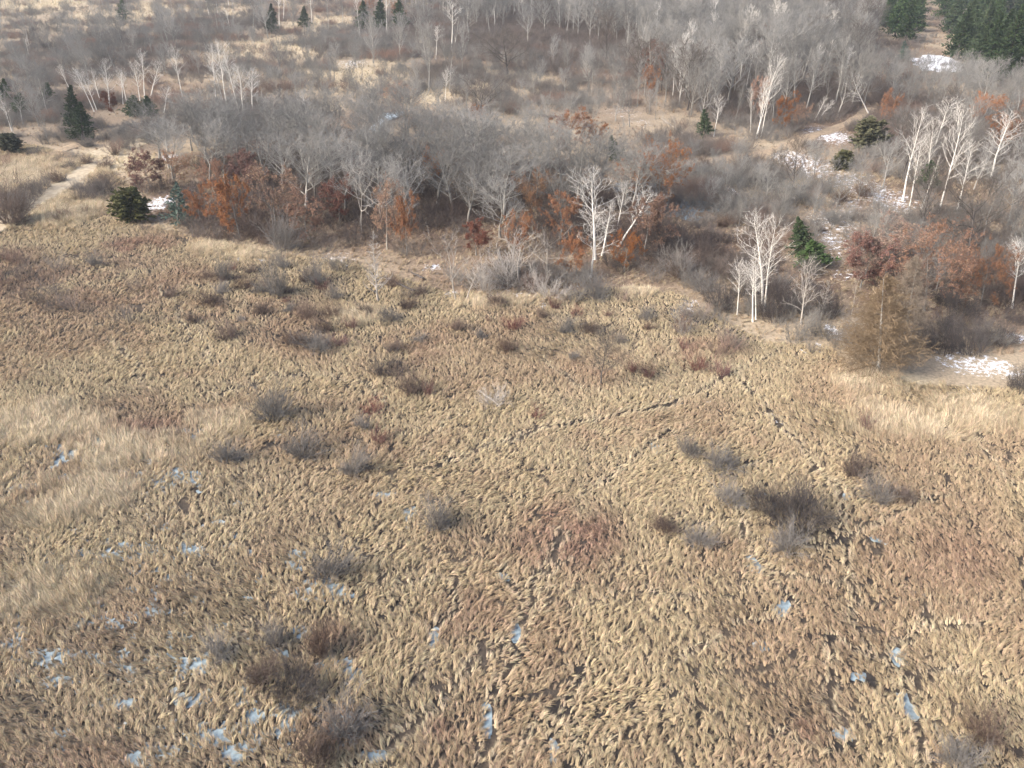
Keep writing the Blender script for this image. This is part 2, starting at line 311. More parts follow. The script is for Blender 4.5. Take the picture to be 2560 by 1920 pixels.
def oak(kind, seed, h, r, n1, n2, nleaf, lsize, mleaf, a1=58, L1=.5, clear=.18, keep=.8):
    rng = np.random.default_rng(seed)
    P0, R0 = trunk_line(h, r, 8, .06, rng)
    P1, R1 = kids(P0, R0, n1, clear, .97, a1, 10, L1, lambda t: .45 + .9 * np.sin(np.clip(t, 0, 1) * 2.6), 6, .5, .14, .5, .02, rng, tip=.15)
    P2, R2 = kids(P1, R1, n2, .2, 1, 42, 12, .45, lambda t: 1.1 - .5 * t, 4, .25, .15, .6, .013, rng)
    P3, R3 = kids(P2, R2, 5, .2, 1, 40, 14, .5, lambda t: 1.1 - .4 * t, 3, .2, .17, .6, .009, rng)
    pts = P3[:, 1:].reshape(-1, 3); g = fbm(pts[:, 0] * 1.0 + pts[:, 2] * .7, pts[:, 1] + pts[:, 2] * .5, 1.3, seed, 2)
    pts = pts[g < np.quantile(g, keep)]
    C = pts[rng.integers(0, len(pts), nleaf)] + rng.normal(0, .12, (nleaf, 3))
    lv, lq, ls = leaf_quads(C, lsize, rng)
    v, q, mi, s = merge([(*tubes(P1, R1, 5), 0, None), (*tubes(P2, R2, 4), 0, None), (*tubes(P3, R3, 3), 0, None)])
    tv, tq = tubes(P0, R0, 8)
    reg(kind, [('trunk', build_mesh('trunk', tv, tq, [M['bark']], smooth=True)), ('branch_frame', build_mesh('branch_frame', v, q, [M['dtwig']], mi)),
               ('crown', build_mesh('crown', lv, lq, [M[mleaf]], None, ls))])
def conifer(kind, seed, h, r, nwh, per, base, Lmax, droop, mneedle, mtr, nsp=9, sz=.16, top=.02, spread=1.0, power=.9, open_=.0, twigs=False):
    rng = np.random.default_rng(seed)
    P0, R0 = trunk_line(h, r, 8, .012, rng)
    n = nwh * per; t = np.clip(base + (1 - base - .02) * ((np.arange(n) + rng.random(n)) / n) ** .92, 0, .985)
    az = np.arange(n) * 2.399 + rng.normal(0, .4, n)
    L = Lmax * ((1 - t) / (1 - base)) ** power * rng.uniform(.7, 1.12, n) + .12
    lob = 1 + .22 * np.sin(az * 3 + t * 9 + seed); L *= lob
    el = np.radians(np.where(t > .85, 35, 12) - droop * (1 - t) + rng.normal(0, 6, n))
    d = np.stack([np.cos(az) * np.cos(el), np.sin(az) * np.cos(el), np.sin(el)], 1)
    p = np.zeros((n, 3)); p[:, 2] = t * h
    P1 = polyline(p, d, L, 4, .28, .06, rng); R1 = np.linspace(1, .2, 5)[None] * (.012 + .018 * (1 - t))[:, None]
    P2, R2 = kids(P1, R1, nsp, .12, 1, 48, 10, .42, lambda q: 1.15 - .75 * q, 3, -.1, .12, .7, .008, rng)
    tv, tq = tubes(P0, R0, 7)
    parts = [('trunk', build_mesh('trunk', tv, tq, [mtr], smooth=True))]
    fr = merge([(*tubes(P1, R1, 3), 0, None)])
    if twigs:
        P3, R3 = kids(P2, R2, 4, .1, 1, 45, 14, .55, lambda q: 1.1 - .4 * q, 2, .0, .15, .8, .017, rng)
        v, q, mi, s = merge([(*tubes(P1, R1, 3), 0, None), (*tubes(P2, np.maximum(R2, .012), 3), 0, None), (*tubes(P3, R3, 3), 0, None)])
        s = s * np.repeat(rng.uniform(.7, 1.25, (len(v) // 3 + 1, 1)), 3, 0)[:len(v)]
        parts.append(('crown', build_mesh('crown', v, q, [mneedle], mi, s)))
    else:
        # needle sprays: tapering plates along every side shoot, crossed so that they have body
        A = P2[:, :-1].reshape(-1, 3); B = P2[:, 1:].reshape(-1, 3); N = len(A); T = norm(B - A)
        out = []
        for roll in (0, 1):
            S = norm(np.cross(T, np.array([0, 0, 1.]) if roll == 0 else np.array([.7, .3, .1])) + rng.normal(0, .35, (N, 3)))
            w = (sz * rng.uniform(.5, 1.2, N))[:, None]
            V = np.stack([A - S * w, A + S * w, B + T * .08 + S * w * .35, B + T * .08 - S * w * .35], 1).reshape(-1, 3)
            sh = np.repeat(np.clip(rng.uniform(.55, 1.5, (N, 1)) * np.array([[1.05, 1, .9]]), .3, 2), 4, 0)
            out.append((V, np.arange(N * 4).reshape(-1, 4), 0, sh))
        v, q, mi, s = merge(out)
        parts.append(('branch_frame', build_mesh('branch_frame', fr[0], fr[1], [mtr])))
        parts.append(('crown', build_mesh('crown', v, q, [mneedle], mi, s)))
    reg(kind, parts)
def shrub(kind, seed, h, n0, n1, n2, spread, mt, r=.015, arch=.0, rad=.35, single=True, twr=.007):
    rng = np.random.default_rng(seed)
    a = rng.random(n0) * 6.283; rr = np.sqrt(rng.random(n0)) * rad
    p = np.stack([np.cos(a) * rr, np.sin(a) * rr, np.full(n0, -.1)], 1)
    e = np.radians(rng.uniform(0, spread, n0)); a2 = a + rng.normal(0, .5, n0)
    d = np.stack([np.cos(a2) * np.sin(e), np.sin(a2) * np.sin(e), np.cos(e)], 1)
    P0 = polyline(p, d, h * rng.uniform(.4, 1.2, n0) * (1 + .35 * np.cos(a - seed)), 5, arch, .13, rng); R0 = np.linspace(1, .3, 6)[None] * np.full((n0, 1), r)
    P1, R1 = kids(P0, R0, n1, .25, 1, 30, 12, .42, lambda t: 1.1 - .5 * t, 3, .2, .13, .7, twr, rng)
    P2, R2 = kids(P1, R1, n2, .15, 1, 34, 14, .55, lambda t: 1.1 - .4 * t, 2, .15, .16, .8, twr * .85, rng)
    sv, sq = tubes(P0, R0, 4)
    v, q, mi, _ = merge([(*tubes(P1, R1, 3), 0, None), (*tubes(P2, R2, 3), 0, None)])
    reg(kind, [('stems', build_mesh('stems', sv, sq, [mt])), ('crown', build_mesh('crown', v, q, [mt]))])

B, Tw = M['bark'], M['twig']
for s in range(6):
    bare_tree('bare', 100 + s, 11.5, .2, .2 + .05 * (s % 3), 16 + s % 3, 8, 6, 4, 44 + 5 * (s % 2), .5, .6, B, Tw, wig=.06, twr=.0155, lean=(.05 * math.sin(s), .05 * math.cos(s * 2)))
for s in range(3):
    bare_tree('slim', 120 + s, 12, .13, .3, 18, 7, 5, 4, 32, .27, .7, B, Tw, wig=.035)
for s in range(2):
    bare_tree('spread', 130 + s, 10, .22, .2, 14, 9, 7, 6, 58, .68, .45, M['dbark'], M['dtwig'], wig=.06, twr=.013)
for s in range(2):
    bare_tree('brownish', 136 + s, 9, .12, .18, 17, 8, 6, 5, 42, .48, .7, M['dbark'], M['dtwig'], wig=.06)
for s in range(5):
    bare_tree('birch', 140 + s, 15, .15, .34 + .06 * (s % 3), 24, 7, 5, 0, 40, .23, .6, M['birch'], M['birch_twig'], wig=.022 + .012 * (s % 2), twr=.0095, lr=.4)
for s in range(2):
    bare_tree('aspen', 150 + s, 16, .14, .55, 18, 7, 5, 0, 44, .2, .5, M['birch'], M['birch_twig'], wig=.02, twr=.012)
for s in range(2):
    bare_tree('deadwood', 160 + s, 9, .13, .28, 11, 5, 3, 0, 42, .5, .45, M['dead'], M['dead'], wig=.08, twr=.012)
bare_tree('gnarled', 165, 8, .16, .3, 9, 6, 5, 3, 60, .75, .4, M['dead'], Tw, wig=.1, twr=.011)
bare_tree('snag', 170, 7, .11, .12, 46, 4, 3, 0, 68, .24, .5, M['dead'], M['dead'], wig=.02, twr=.01, shape=lambda t: 1.2 - 1.0 * t)
bare_tree('broom', 171, 7, .1, .22, 20, 4, 2, 0, 36, .42, .12, M['dead'], M['dead'], wig=.02, twr=.012, shape=lambda t: 1.15 - .6 * t)
for s in range(4): oak('russet', 180 + s, 7.5, .13, 15, 8, 14000, .1, 'russet', keep=.55 + .1 * (s % 3))
for s in range(2): oak('russet_red', 190 + s, 6, .12, 15, 8, 13000, .1, 'russet_red', keep=.7)
for s in range(3): oak('russet_pale', 194 + s, 8, .14, 16, 9, 10000, .09, 'russet_pale', keep=.75)
for s in range(2): oak('russet_big', 198 + s, 10, .2, 18, 10, 17000, .095, 'russet', a1=62, L1=.62, keep=.6)
for s in range(4): conifer('spruce', 200 + s, 10, .14, 17, 7, .08, 2.5, 22, M['spruce'], M['dbark'], sz=.15)
for s in range(2): conifer('olive', 210 + s, 4, .1, 14, 7, .03, 1.5, -30, M['olive'], M['dbark'], sz=.13, power=.55)
conifer('bluish', 214, 8, .12, 13, 6, .05, 2.0, 12, M['bluish'], M['bark'], sz=.10)
for s in range(2): conifer('larch', 216 + s, 10, .14, 26, 8, .04, 3.4, 8, M['larch'], M['bark'], nsp=10, twigs=True, power=.7)
for s in range(4): shrub('sgrey', 230 + s, 1.7, 80, 6, 4, 54, M['sgrey'], arch=-.25)
for s in range(3): shrub('sbrown', 240 + s, 1.4, 80, 6, 4, 54, M['sbrown'], arch=-.1)
for s in range(2): shrub('sred', 250 + s, 1.4, 42, 5, 3, 45, M['sred'], arch=.2)
for s in range(2): shrub('spale', 255 + s, 2.2, 46, 6, 4, 62, M['spale'], arch=.0, rad=.5, r=.02, twr=.01)
for s in range(3): shrub('sdark', 260 + s, 2.4, 80, 6, 4, 38, M['sdark'], arch=.35, rad=1.0)

for s in range(2): shrub('tangle', 268 + s, 1.5, 170, 6, 4, 74, M['sdark'], arch=-.15, rad=1.0)

# ------------------------------------------------------------------ placing things
def copy_thing(kind, var, name, loc, sx, sz, rotz, lean=(0, 0)):
    parts, h, w = PROTO[kind][var % len(PROTO[kind])]
    e = bpy.data.objects.new(name, None); COL.objects.link(e); e.empty_display_size = .3
    up = Vector((lean[0], lean[1], 1)).normalized()
    q = Vector((0, 0, 1)).rotation_difference(up)
    e.matrix_world = Matrix.Translation(loc) @ q.to_matrix().to_4x4() @ Matrix.Rotation(rotz, 4, 'Z') @ Matrix.Diagonal((sx, sx, sz, 1))
    for nm, me in parts:
        o = bpy.data.objects.new(nm, me); COL.objects.link(o); o.parent = e
    return e
def tag(o, label, cat, group=None, kind=None):
    if label: o['label'] = label
    if cat: o['category'] = cat
    if group: o['group'] = group
    if kind: o['kind'] = kind
NV = {}
LANDMARK = []
def hero(kind, name, cat, label, bx, by, tx, ty, wpx=None, group=None, var=None, rot=None):
    """a thing whose foot and top are read from the photo; wpx = crown width there"""
    c = G(bx, by); Y = c[1]; hgt = height_for(Y, ty)
    topx = (tx - 1280) / F * depth(Y, hgt)
    if var is None: var = NV[kind] = NV.get(kind, -1) + 1
    _, h, w = PROTO[kind][var % len(PROTO[kind])]
    sz = math.hypot(hgt, topx - c[0]) / h
    sx = sz if wpx is None else float(np.clip(wpx / F * depth(Y, hgt * .6) / w, .45 * sz, 3.6 * sz))
    z = float(ground_z(np.array([c[0]]), np.array([c[1]]))[0])
    e = copy_thing(kind, var, name, (c[0], c[1], z - .05), sx, sz, RNG.random() * 6.28 if rot is None else rot, ((topx - c[0]) / hgt, 0))
    tag(e, label, cat, group)
    if group is None: LANDMARK.append((c[0], c[1], label))
    return e
def scatter(poly, n, mind, rng, avoid=None, tries=60):
    P = np.array(poly, float); lo = P.min(0); hi = P.max(0)
    D = rng.random((n * tries, 2)) * (hi - lo) + lo
    D = D[inside(P, D[:, 0], D[:, 1])]
    C = np.array([G(*d) for d in D])
    keep = []; cell = {}
    if avoid is not None:
        for a in avoid: cell.setdefault((int(a[0] // mind), int(a[1] // mind)), []).append(a)
    for c in C:
        k = (int(c[0] // mind), int(c[1] // mind)); ok = True
        for dx in (-1, 0, 1):
            for dy in (-1, 0, 1):
                for b in cell.get((k[0] + dx, k[1] + dy), ()):
                    if (b[0] - c[0]) ** 2 + (b[1] - c[1]) ** 2 < mind * mind: ok = False
        if ok:
            cell.setdefault(k, []).append(c); keep.append(c)
            if len(keep) >= n: break
    return np.array(keep) if keep else np.zeros((0, 2))
# ------------------------------------------------------------------ ground: one sheet to the horizon
ang = np.radians(np.concatenate([np.linspace(-180, -62, 34)[:-1], np.linspace(-62, 62, 520), np.linspace(62, 180, 34)[1:-1]]))
rad = np.concatenate([[6], 14 * (4500 / 14) ** (np.linspace(0, 1, 560) ** 1.25)])
A_, R_ = np.meshgrid(ang, rad); gx = (R_ * np.sin(A_)); gy = (R_ * np.cos(A_))
x, y = gx.ravel(), gy.ravel()
inm = inside(MARSHP, x, y)
front = (y > 10) & (np.abs(x) < y * 1.2) & (y < 600)
ice = np.zeros_like(x); trl = np.full_like(x, 9.); snow = np.zeros_like(x); pale = np.zeros_like(x); red = np.zeros_like(x); lit = np.zeros_like(x)
fx, fy = x[front], y[front]
near = fy < 110
t_ = np.zeros_like(fx); t_[near] = ice_amt(fx[near], fy[near]); ice[front] = t_
t_ = np.full_like(fx, 9.); t_[near] = trail_d(fx[near], fy[near]); trl[front] = t_
snow[front] = blobs(fx, fy, SNOW); pale[front] = blobs(fx, fy, PALE); red[front] = blobs(fx, fy, REDDISH); lit[front] = blobs(fx, fy, LITTER)
gz = ground_z(x, y)
gz = gz - np.where(inm, .13 * sstep(.30, .55, ice) + .025 * (1 - sstep(.6, 1.2, trl)), 0)
n1 = fbm(x, y, 9, 11, 4); n2 = fbm(x, y, 2.2, 13, 3); n3 = fbm(x, y, 30, 15, 3)
def mix(a, b, t): return a * (1 - t[:, None]) + b * t[:, None]
C_ = lambda *c: np.array([c])
base_up = mix(mix(C_(.25, .20, .145), C_(.34, .275, .195), sstep(.35, .65, n1)), C_(.19, .14, .10), sstep(.5, .75, n3))
base_up = mix(base_up, C_(.48, .40, .275), np.clip(pale * 1.3, 0, 1)); base_up = mix(base_up, C_(.235, .18, .13), np.clip(lit * .9, 0, 1))
base_m = mix(C_(.032, .028, .026), C_(.07, .056, .044), sstep(.3, .7, n2)); base_m = mix(base_m, C_(.22, .18, .12), np.clip(pale, 0, 1) * .7)
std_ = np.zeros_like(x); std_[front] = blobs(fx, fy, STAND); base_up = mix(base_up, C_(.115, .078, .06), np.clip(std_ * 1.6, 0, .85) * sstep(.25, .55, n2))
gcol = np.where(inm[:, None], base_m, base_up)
nr, na = gx.shape
V = np.stack([x, y, gz], 1); V = np.concatenate([V, [[0, 0, .05]]])
ii = np.arange(nr - 1)[:, None]; jj = np.arange(na)[None]; j2 = (jj + 1) % na
Q = np.stack([ii * na + jj, (ii + 0) * na + j2, (ii + 1) * na + j2, (ii + 1) * na + jj], -1).reshape(-1, 4)[:, ::-1]
gm = build_mesh('ground', V, Q, [], smooth=True)
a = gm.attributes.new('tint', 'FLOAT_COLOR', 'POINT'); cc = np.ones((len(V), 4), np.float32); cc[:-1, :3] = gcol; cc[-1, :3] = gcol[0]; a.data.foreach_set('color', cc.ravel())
a = gm.attributes.new('snow', 'FLOAT', 'POINT'); a.data.foreach_set('value', np.append(snow, 0).astype(np.float32))
def ground_mat():
    m = bpy.data.materials.new('ground_litter'); m.use_nodes = True; n = m.node_tree.nodes; l = m.node_tree.links
    b = n['Principled BSDF']; b.inputs['Roughness'].default_value = .95; b.inputs['Specular IOR Level'].default_value = .1
    tc = n.new('ShaderNodeTexCoord'); t = n.new('ShaderNodeAttribute'); t.attribute_name = 'tint'; s = n.new('ShaderNodeAttribute'); s.attribute_name = 'snow'
    nz = n.new('ShaderNodeTexNoise'); nz.inputs['Scale'].default_value = 3.5; nz.inputs['Detail'].default_value = 6; nz.inputs['Roughness'].default_value = .7
    l.new(tc.outputs['Object'], nz.inputs[0])
    mr = n.new('ShaderNodeMapRange'); mr.inputs[1].default_value = .25; mr.inputs[2].default_value = .75; mr.inputs[3].default_value = .5; mr.inputs[4].default_value = 1.5
    l.new(nz.outputs[0], mr.inputs[0])
    mx = n.new('ShaderNodeMix'); mx.data_type = 'RGBA'; mx.blend_type = 'MULTIPLY'; mx.inputs[0].default_value = 1
    l.new(t.outputs[0], mx.inputs[6]); l.new(mr.outputs[0], mx.inputs[7])
    n2 = n.new('ShaderNodeTexNoise'); n2.inputs['Scale'].default_value = 1.6; n2.inputs['Detail'].default_value = 7; n2.inputs['Roughness'].default_value = .85
    l.new(tc.outputs['Object'], n2.inputs[0])
    ad = n.new('ShaderNodeMath'); ad.operation = 'MULTIPLY_ADD'; ad.inputs[1].default_value = .32; l.new(s.outputs['Fac'], ad.inputs[0]); l.new(n2.outputs[0], ad.inputs[2])
    sr = n.new('ShaderNodeMapRange'); sr.inputs[1].default_value = .675; sr.inputs[2].default_value = .71; l.new(ad.outputs[0], sr.inputs[0])
    m2 = n.new('ShaderNodeMix'); m2.data_type = 'RGBA'; l.new(sr.outputs[0], m2.inputs[0]); l.new(mx.outputs[2], m2.inputs[6]); m2.inputs[7].default_value = (.78, .80, .84, 1)
    l.new(m2.outputs[2], b.inputs['Base Color'])
    bp = n.new('ShaderNodeBump'); bp.inputs['Strength'].default_value = .6; bp.inputs['Distance'].default_value = .1; l.new(nz.outputs[0], bp.inputs['Height']); l.new(bp.outputs[0], b.inputs['Normal'])
    return m
gm.materials.append(ground_mat())
go = bpy.data.objects.new('ground', gm); COL.objects.link(go); go['kind'] = 'structure'
# ice sheet of the marsh: shows wherever the ground dips below it
def ice_mat(name, c1, c2, rough, sc=.8):
    return mat(name, c1, rough=rough, spec=.4, noise=(sc, (1, 1, 1), .35, .65), col2=c2)
M['ice'] = ice_mat('grey_ice', (.13, .165, .185), (.32, .40, .43), .55, 2.6); M['pond'] = ice_mat('pond_ice', (.30, .38, .44), (.46, .54, .58), .35)
M['snow'] = mat('snow', (.80, .82, .86), rough=.8, noise=(.5, (1, 1, 1), .3, .7), col2=(.70, .73, .79))
xs = np.linspace(-95, 95, 20); ys = np.linspace(8, 112, 14); X, Y = np.meshgrid(xs, ys)
k = np.arange((len(ys) - 1) * len(xs)).reshape(len(ys) - 1, len(xs))[:, :-1].ravel()
io = bpy.data.objects.new('marsh_ice', build_mesh('marsh_ice', np.stack([X.ravel(), Y.ravel(), np.zeros(X.size)], 1), np.stack([k, k + 1, k + 1 + len(xs), k + len(xs)], 1), [M['ice']]))
COL.objects.link(io); io['kind'] = 'structure'
def patch(name, pts, mt, seed, dz=.22, thick=.05):
    """ragged flat patch following an outline on the ground, domed in the middle"""
    P = Gpoly(pts); c = P.mean(0); n = 64
    per = np.concatenate([P, P[:1]]); t = np.linspace(0, len(P), n, endpoint=False); i = t.astype(int); f = (t - i)[:, None]
    E = per[i] * (1 - f) + per[i + 1] * f; jit = 1 + (vnoise(np.arange(n) * .6, np.zeros(n), seed)[:, None] - .5) * .28
    rings = []
    for q, zz in ((1.03, -.12), (1, .3), (.9, 1), (.6, 1), (.3, 1), (.02, 1)):
        p = c + (E - c) * q * jit; rings.append(np.stack([p[:, 0], p[:, 1], ground_z(p[:, 0], p[:, 1]) + dz + (thick * zz)], 1))
    V = np.concatenate(rings); r = np.arange(len(rings) - 1)[:, None]; j = np.arange(n)[None]
    Q = np.stack([r * n + j, r * n + (j + 1) % n, (r + 1) * n + (j + 1) % n, (r + 1) * n + j], -1).reshape(-1, 4)
    me = build_mesh(name, V, Q, [mt], smooth=True); o = bpy.data.objects.new(name, me); COL.objects.link(o); o['kind'] = 'structure'
    return o
patch('snow_field', [(2275, 152), (2330, 138), (2380, 148), (2410, 172), (2412, 184), (2360, 184), (2315, 180), (2290, 166)], M['snow'], 1)
patch('snow_field', [(2535, 62), (2600, 58), (2620, 78), (2545, 76)], M['snow'], 2)
patch('pond_ice', [(1190, 62), (1250, 60), (1256, 78), (1200, 76)], M['pond'], 3, .3)
patch('pond_ice', [(922, 330), (940, 312), (952, 292), (1000, 286), (1010, 292), (968, 310), (945, 338)], M['pond'], 4, .25)
patch('pond_ice', [(1640, -2), (1690, -4), (1690, 10), (1650, 10)], M['pond'], 5, .3)
def path_strip(name, pts, hw, seed, c1=(.24, .18, .125), c2=(.34, .265, .18)):
    P = Gpoly(pts); s = np.concatenate([[0], np.cumsum(np.hypot(*np.diff(P, axis=0).T))]); n = int(s[-1] / .6)
    t = np.linspace(0, s[-1], n); L = np.stack([np.interp(t, s, P[:, 0]), np.interp(t, s, P[:, 1])], 1)
    for _ in range(6): L[1:-1] = (L[:-2] + L[2:] + L[1:-1] * 2) / 4
    T = np.gradient(L, axis=0); T /= np.linalg.norm(T, axis=1)[:, None]; Nn = np.stack([-T[:, 1], T[:, 0]], 1)
    off = np.linspace(-1, 1, 9); rows = []
    for o_ in off:
        w = hw * (1 + (vnoise(t * .5, np.full(n, o_ * 3), seed) - .5) * .7); p = L + Nn * (o_ * w)[:, None]
        rut = -.05 * math.exp(-((abs(o_) - .55) / .18) ** 2)
        rows.append(np.stack([p[:, 0], p[:, 1], ground_z(p[:, 0], p[:, 1]) + (.10 if abs(o_) < .9 else .03) + rut], 1))
    V = np.concatenate(rows); r = np.arange(8)[:, None]; j = np.arange(n - 1)[None]
    Q = np.stack([r * n + j, r * n + j + 1, (r + 1) * n + j + 1, (r + 1) * n + j], -1).reshape(-1, 4)
    mt = mat('trodden_dirt', c1, noise=(1.6, (1, 1, 1), .35, .65), col2=c2)
    o = bpy.data.objects.new(name, build_mesh(name, V, Q[:, ::-1], [mt], smooth=True)); COL.objects.link(o); o['kind'] = 'structure'
path_strip('path', PATH_RIGHT, 1.3, 1); path_strip('path', PATH_LEFT, 1.5, 2); path_strip('path', STRAW_PATH, 2.4, 3, (.33, .27, .19), (.45, .38, .275))

# ------------------------------------------------------------------ grass and brush (instanced stuff)
def blades(seed, n, L, lean, spread, width, rad, droop, upright=0.):
    rng = np.random.default_rng(seed); k = 3
    a = rng.random(n) * 6.283; rr = np.sqrt(rng.random(n)) * rad
    p = np.stack([np.cos(a) * rr, np.sin(a) * rr, np.full(n, -.05)], 1)
    az = rng.normal(0, spread, n); el = np.radians(np.clip(rng.normal(62 + upright, 12, n), 25, 90))
    d = np.stack([np.cos(az) * np.cos(el), np.sin(az) * np.cos(el), np.sin(el)], 1) + np.array([lean, 0, 0])
    ln = L * (.55 + 1.0 * rng.random(n) ** 1.6); P = np.empty((n, k + 1, 3)); P[:, 0] = p; d = norm(d)
    for j in range(k):
        P[:, j + 1] = P[:, j] + d * (ln / k)[:, None]
        d = norm(d + np.stack([np.cos(az) * droop * .5, np.sin(az) * droop * .5, np.full(n, -droop)], 1) + rng.normal(0, .08, (n, 3)))
    T = norm(P[:, -1] - P[:, 0]); S = norm(np.cross(T, rng.normal(0, 1, (n, 3)) + np.array([0, 0, 1.5])))
    w = width * rng.uniform(.6, 1.3, n)[:, None, None] * np.array([.7, 1, .8, .12])[None, :, None]
    V = np.stack([P - S[:, None] * w, P + S[:, None] * w], 2).reshape(-1, 3)
    i = np.arange(n)[:, None] * (k + 1) * 2; j = np.arange(k)[None] * 2
    Q = np.stack([i + j, i + j + 1, i + j + 3, i + j + 2], -1).reshape(-1, 4)
    sh = np.repeat(np.clip(rng.uniform(.62, 1.32, (n, 1)) * (1 + rng.normal(0, .05, (n, 3))), .3, 1.8), (k + 1) * 2, 0)
    return V, Q, sh
def cluster(seed, n, size, *spec):
    rng = np.random.default_rng(seed); parts = []
    for i in range(n):
        v, q, sh = blades(seed * 31 + i, *spec); a = rng.normal(0, .38); s_ = rng.uniform(.7, 1.25); c, d = math.cos(a) * s_, math.sin(a) * s_
        v = np.stack([v[:, 0] * c - v[:, 1] * d, v[:, 0] * d + v[:, 1] * c, v[:, 2] * s_], 1)
        ph = i * 2.4 + rng.random(); r_ = size * math.sqrt((i + .5) / n)
        parts.append((v + np.array([math.cos(ph) * r_, math.sin(ph) * r_, 0]), q, 0, sh * rng.uniform(.85, 1.15)))
    v, q, _, sh = merge(parts); return v, q, sh
def tuft_coll(name, specs, m):
    c = bpy.data.collections.new(name)
    for i, s in enumerate(specs):
        v, q, sh = cluster(*s); c.objects.link(bpy.data.objects.new('%s_%02d' % (name, i), build_mesh(name, v, q, [m], None, sh)))
    return c
def gn_instancer(name, pts, rot, scl, idx, tint, coll, label=None, cat=None):
    me = bpy.data.meshes.new(name); me.vertices.add(len(pts)); me.vertices.foreach_set('co', np.asarray(pts, np.float32).ravel())
    for nm, ty, dat, key in (('rot', 'FLOAT_VECTOR', rot, 'vector'), ('scl', 'FLOAT_VECTOR', scl, 'vector'), ('idx', 'INT', idx, 'value')):
        a = me.attributes.new(nm, ty, 'POINT'); a.data.foreach_set(key, np.asarray(dat, np.int32 if ty == 'INT' else np.float32).ravel())
    a = me.attributes.new('tint', 'FLOAT_COLOR', 'POINT'); a.data.foreach_set('color', np.concatenate([tint, np.ones((len(pts), 1))], 1).astype(np.float32).ravel())
    o = bpy.data.objects.new(name, me); COL.objects.link(o); o['kind'] = 'stuff'; tag(o, label, cat)
    ng = bpy.data.node_groups.new(name, 'GeometryNodeTree')
    ng.interface.new_socket('Geometry', in_out='INPUT', socket_type='NodeSocketGeometry'); ng.interface.new_socket('Geometry', in_out='OUTPUT', socket_type='NodeSocketGeometry')
    N = ng.nodes; L = ng.links; gi = N.new('NodeGroupInput'); gout = N.new('NodeGroupOutput')
    ci = N.new('GeometryNodeCollectionInfo'); ci.inputs['Collection'].default_value = coll; ci.inputs['Separate Children'].default_value = True; ci.inputs['Reset Children'].default_value = True
    ip = N.new('GeometryNodeInstanceOnPoints'); ip.inputs['Pick Instance'].default_value = True
    def na(nm, ty):
        q = N.new('GeometryNodeInputNamedAttribute'); q.data_type = ty; q.inputs['Name'].default_value = nm; return q.outputs['Attribute']
    L.new(gi.outputs[0], ip.inputs['Points']); L.new(ci.outputs[0], ip.inputs['Instance'])
    L.new(na('idx', 'INT'), ip.inputs['Instance Index']); L.new(na('rot', 'FLOAT_VECTOR'), ip.inputs['Rotation']); L.new(na('scl', 'FLOAT_VECTOR'), ip.inputs['Scale'])
    L.new(ip.outputs[0], gout.inputs[0])
    md = o.modifiers.new('instances', 'NODES'); md.node_group = ng
    return o
def jgrid(x0, x1, y0, y1, s, rng):
    X, Y = np.meshgrid(np.arange(x0, x1, s), np.arange(y0, y1, s)); X = X + (np.arange(X.shape[0]) % 2)[:, None] * s * .5
    return (X + rng.uniform(-.42, .42, X.shape) * s).ravel(), (Y + rng.uniform(-.42, .42, Y.shape) * s).ravel()
def in_view(x, y, mg=6): return (y > 15) & (np.abs(x) < .70 * depth(y) + mg)
tcoll = tuft_coll('sedge_tuft', [(300 + i, 1 + i % 2, .10 * (i % 2), 42 - 14 * (i % 2), .235 + .04 * (i % 3), .3, .30, .0058, .042, .24, 4) for i in range(10)] + [(320 + i, 3, .14, 22, .40, .14, .55, .006, .06, .18, 6) for i in range(5)], M['grass'])
rng = np.random.default_rng(21)
x, y = jgrid(-110, 110, 16, 62, .168, rng); x2, y2 = jgrid(-110, 110, 62, 150, .21, rng); x = np.append(x, x2); y = np.append(y, y2)
k = in_view(x, y) & inside(MARSHP, x, y); x, y = x[k], y[k]
ia = ice_amt(x, y); tr = trail_d(x, y)
# extra fine cracks between the tussock mats
wx = x + (fbm(x, y, 3, 61, 2) - .5) * 2.5; wy = y + (fbm(x, y, 3, 67, 2) - .5) * 2.5
crk = crack_edge(x, y, 1.7) - .125 * sstep(.22, .46, fbm(x, y, 9, 73, 2)) * rng.uniform(.6, 1.1, len(x))
k = (ia < .36 + .9 * rng.random(len(x))) & (tr > .95) & ((crk > 0) | (rng.random(len(x)) > .9))
k &= polydist(x, y, STRAW_PATH) > 1.2 + 1.2 * rng.random(len(x))
x, y, ia, tr = x[k], y[k], ia[k], tr[k]
pale = blobs(x, y, PALE); red = blobs(x, y, REDDISH)
n1 = fbm(x, y, 7, 81, 4); n2 = fbm(x, y, 1.6, 83, 2); pale = sstep(.12, .85, pale + (fbm(x, y, 4, 87, 3) - .5) * 1.3 * (pale > 0)); n3 = fbm(x, y, 20, 85, 3)
tint = mix(C_(.40, .32, .206), C_(.335, .25, .166), sstep(.42, .66, n1)); tint = mix(tint, C_(.405, .33, .218), sstep(.5, .75, n3) * .8)
tint = mix(tint, C_(.285, .185, .135), np.clip(red * 1.5, 0, .95) * sstep(.28, .6, n2 * .5 + n1 * .5))
tint = mix(tint, C_(.57, .485, .345), pale * sstep(.05, .4, n2)); tint = mix(tint, C_(.52, .44, .31), .55 * np.exp(-((tr - 1.7) / .9) ** 2) * (y < 75)); tint *= rng.uniform(.76, 1.22, (len(x), 1))
flow = 1.25 + (fbm(x, y, 12, 91, 2) - .5) * 3.6 + (fbm(x, y, 3, 95, 2) - .5) * 2.6 + rng.normal(0, .55, len(x))
tall = rng.random(len(x)) < pale * .9
idx = np.where(tall, rng.integers(10, 15, len(x)), rng.integers(0, 10, len(x)))
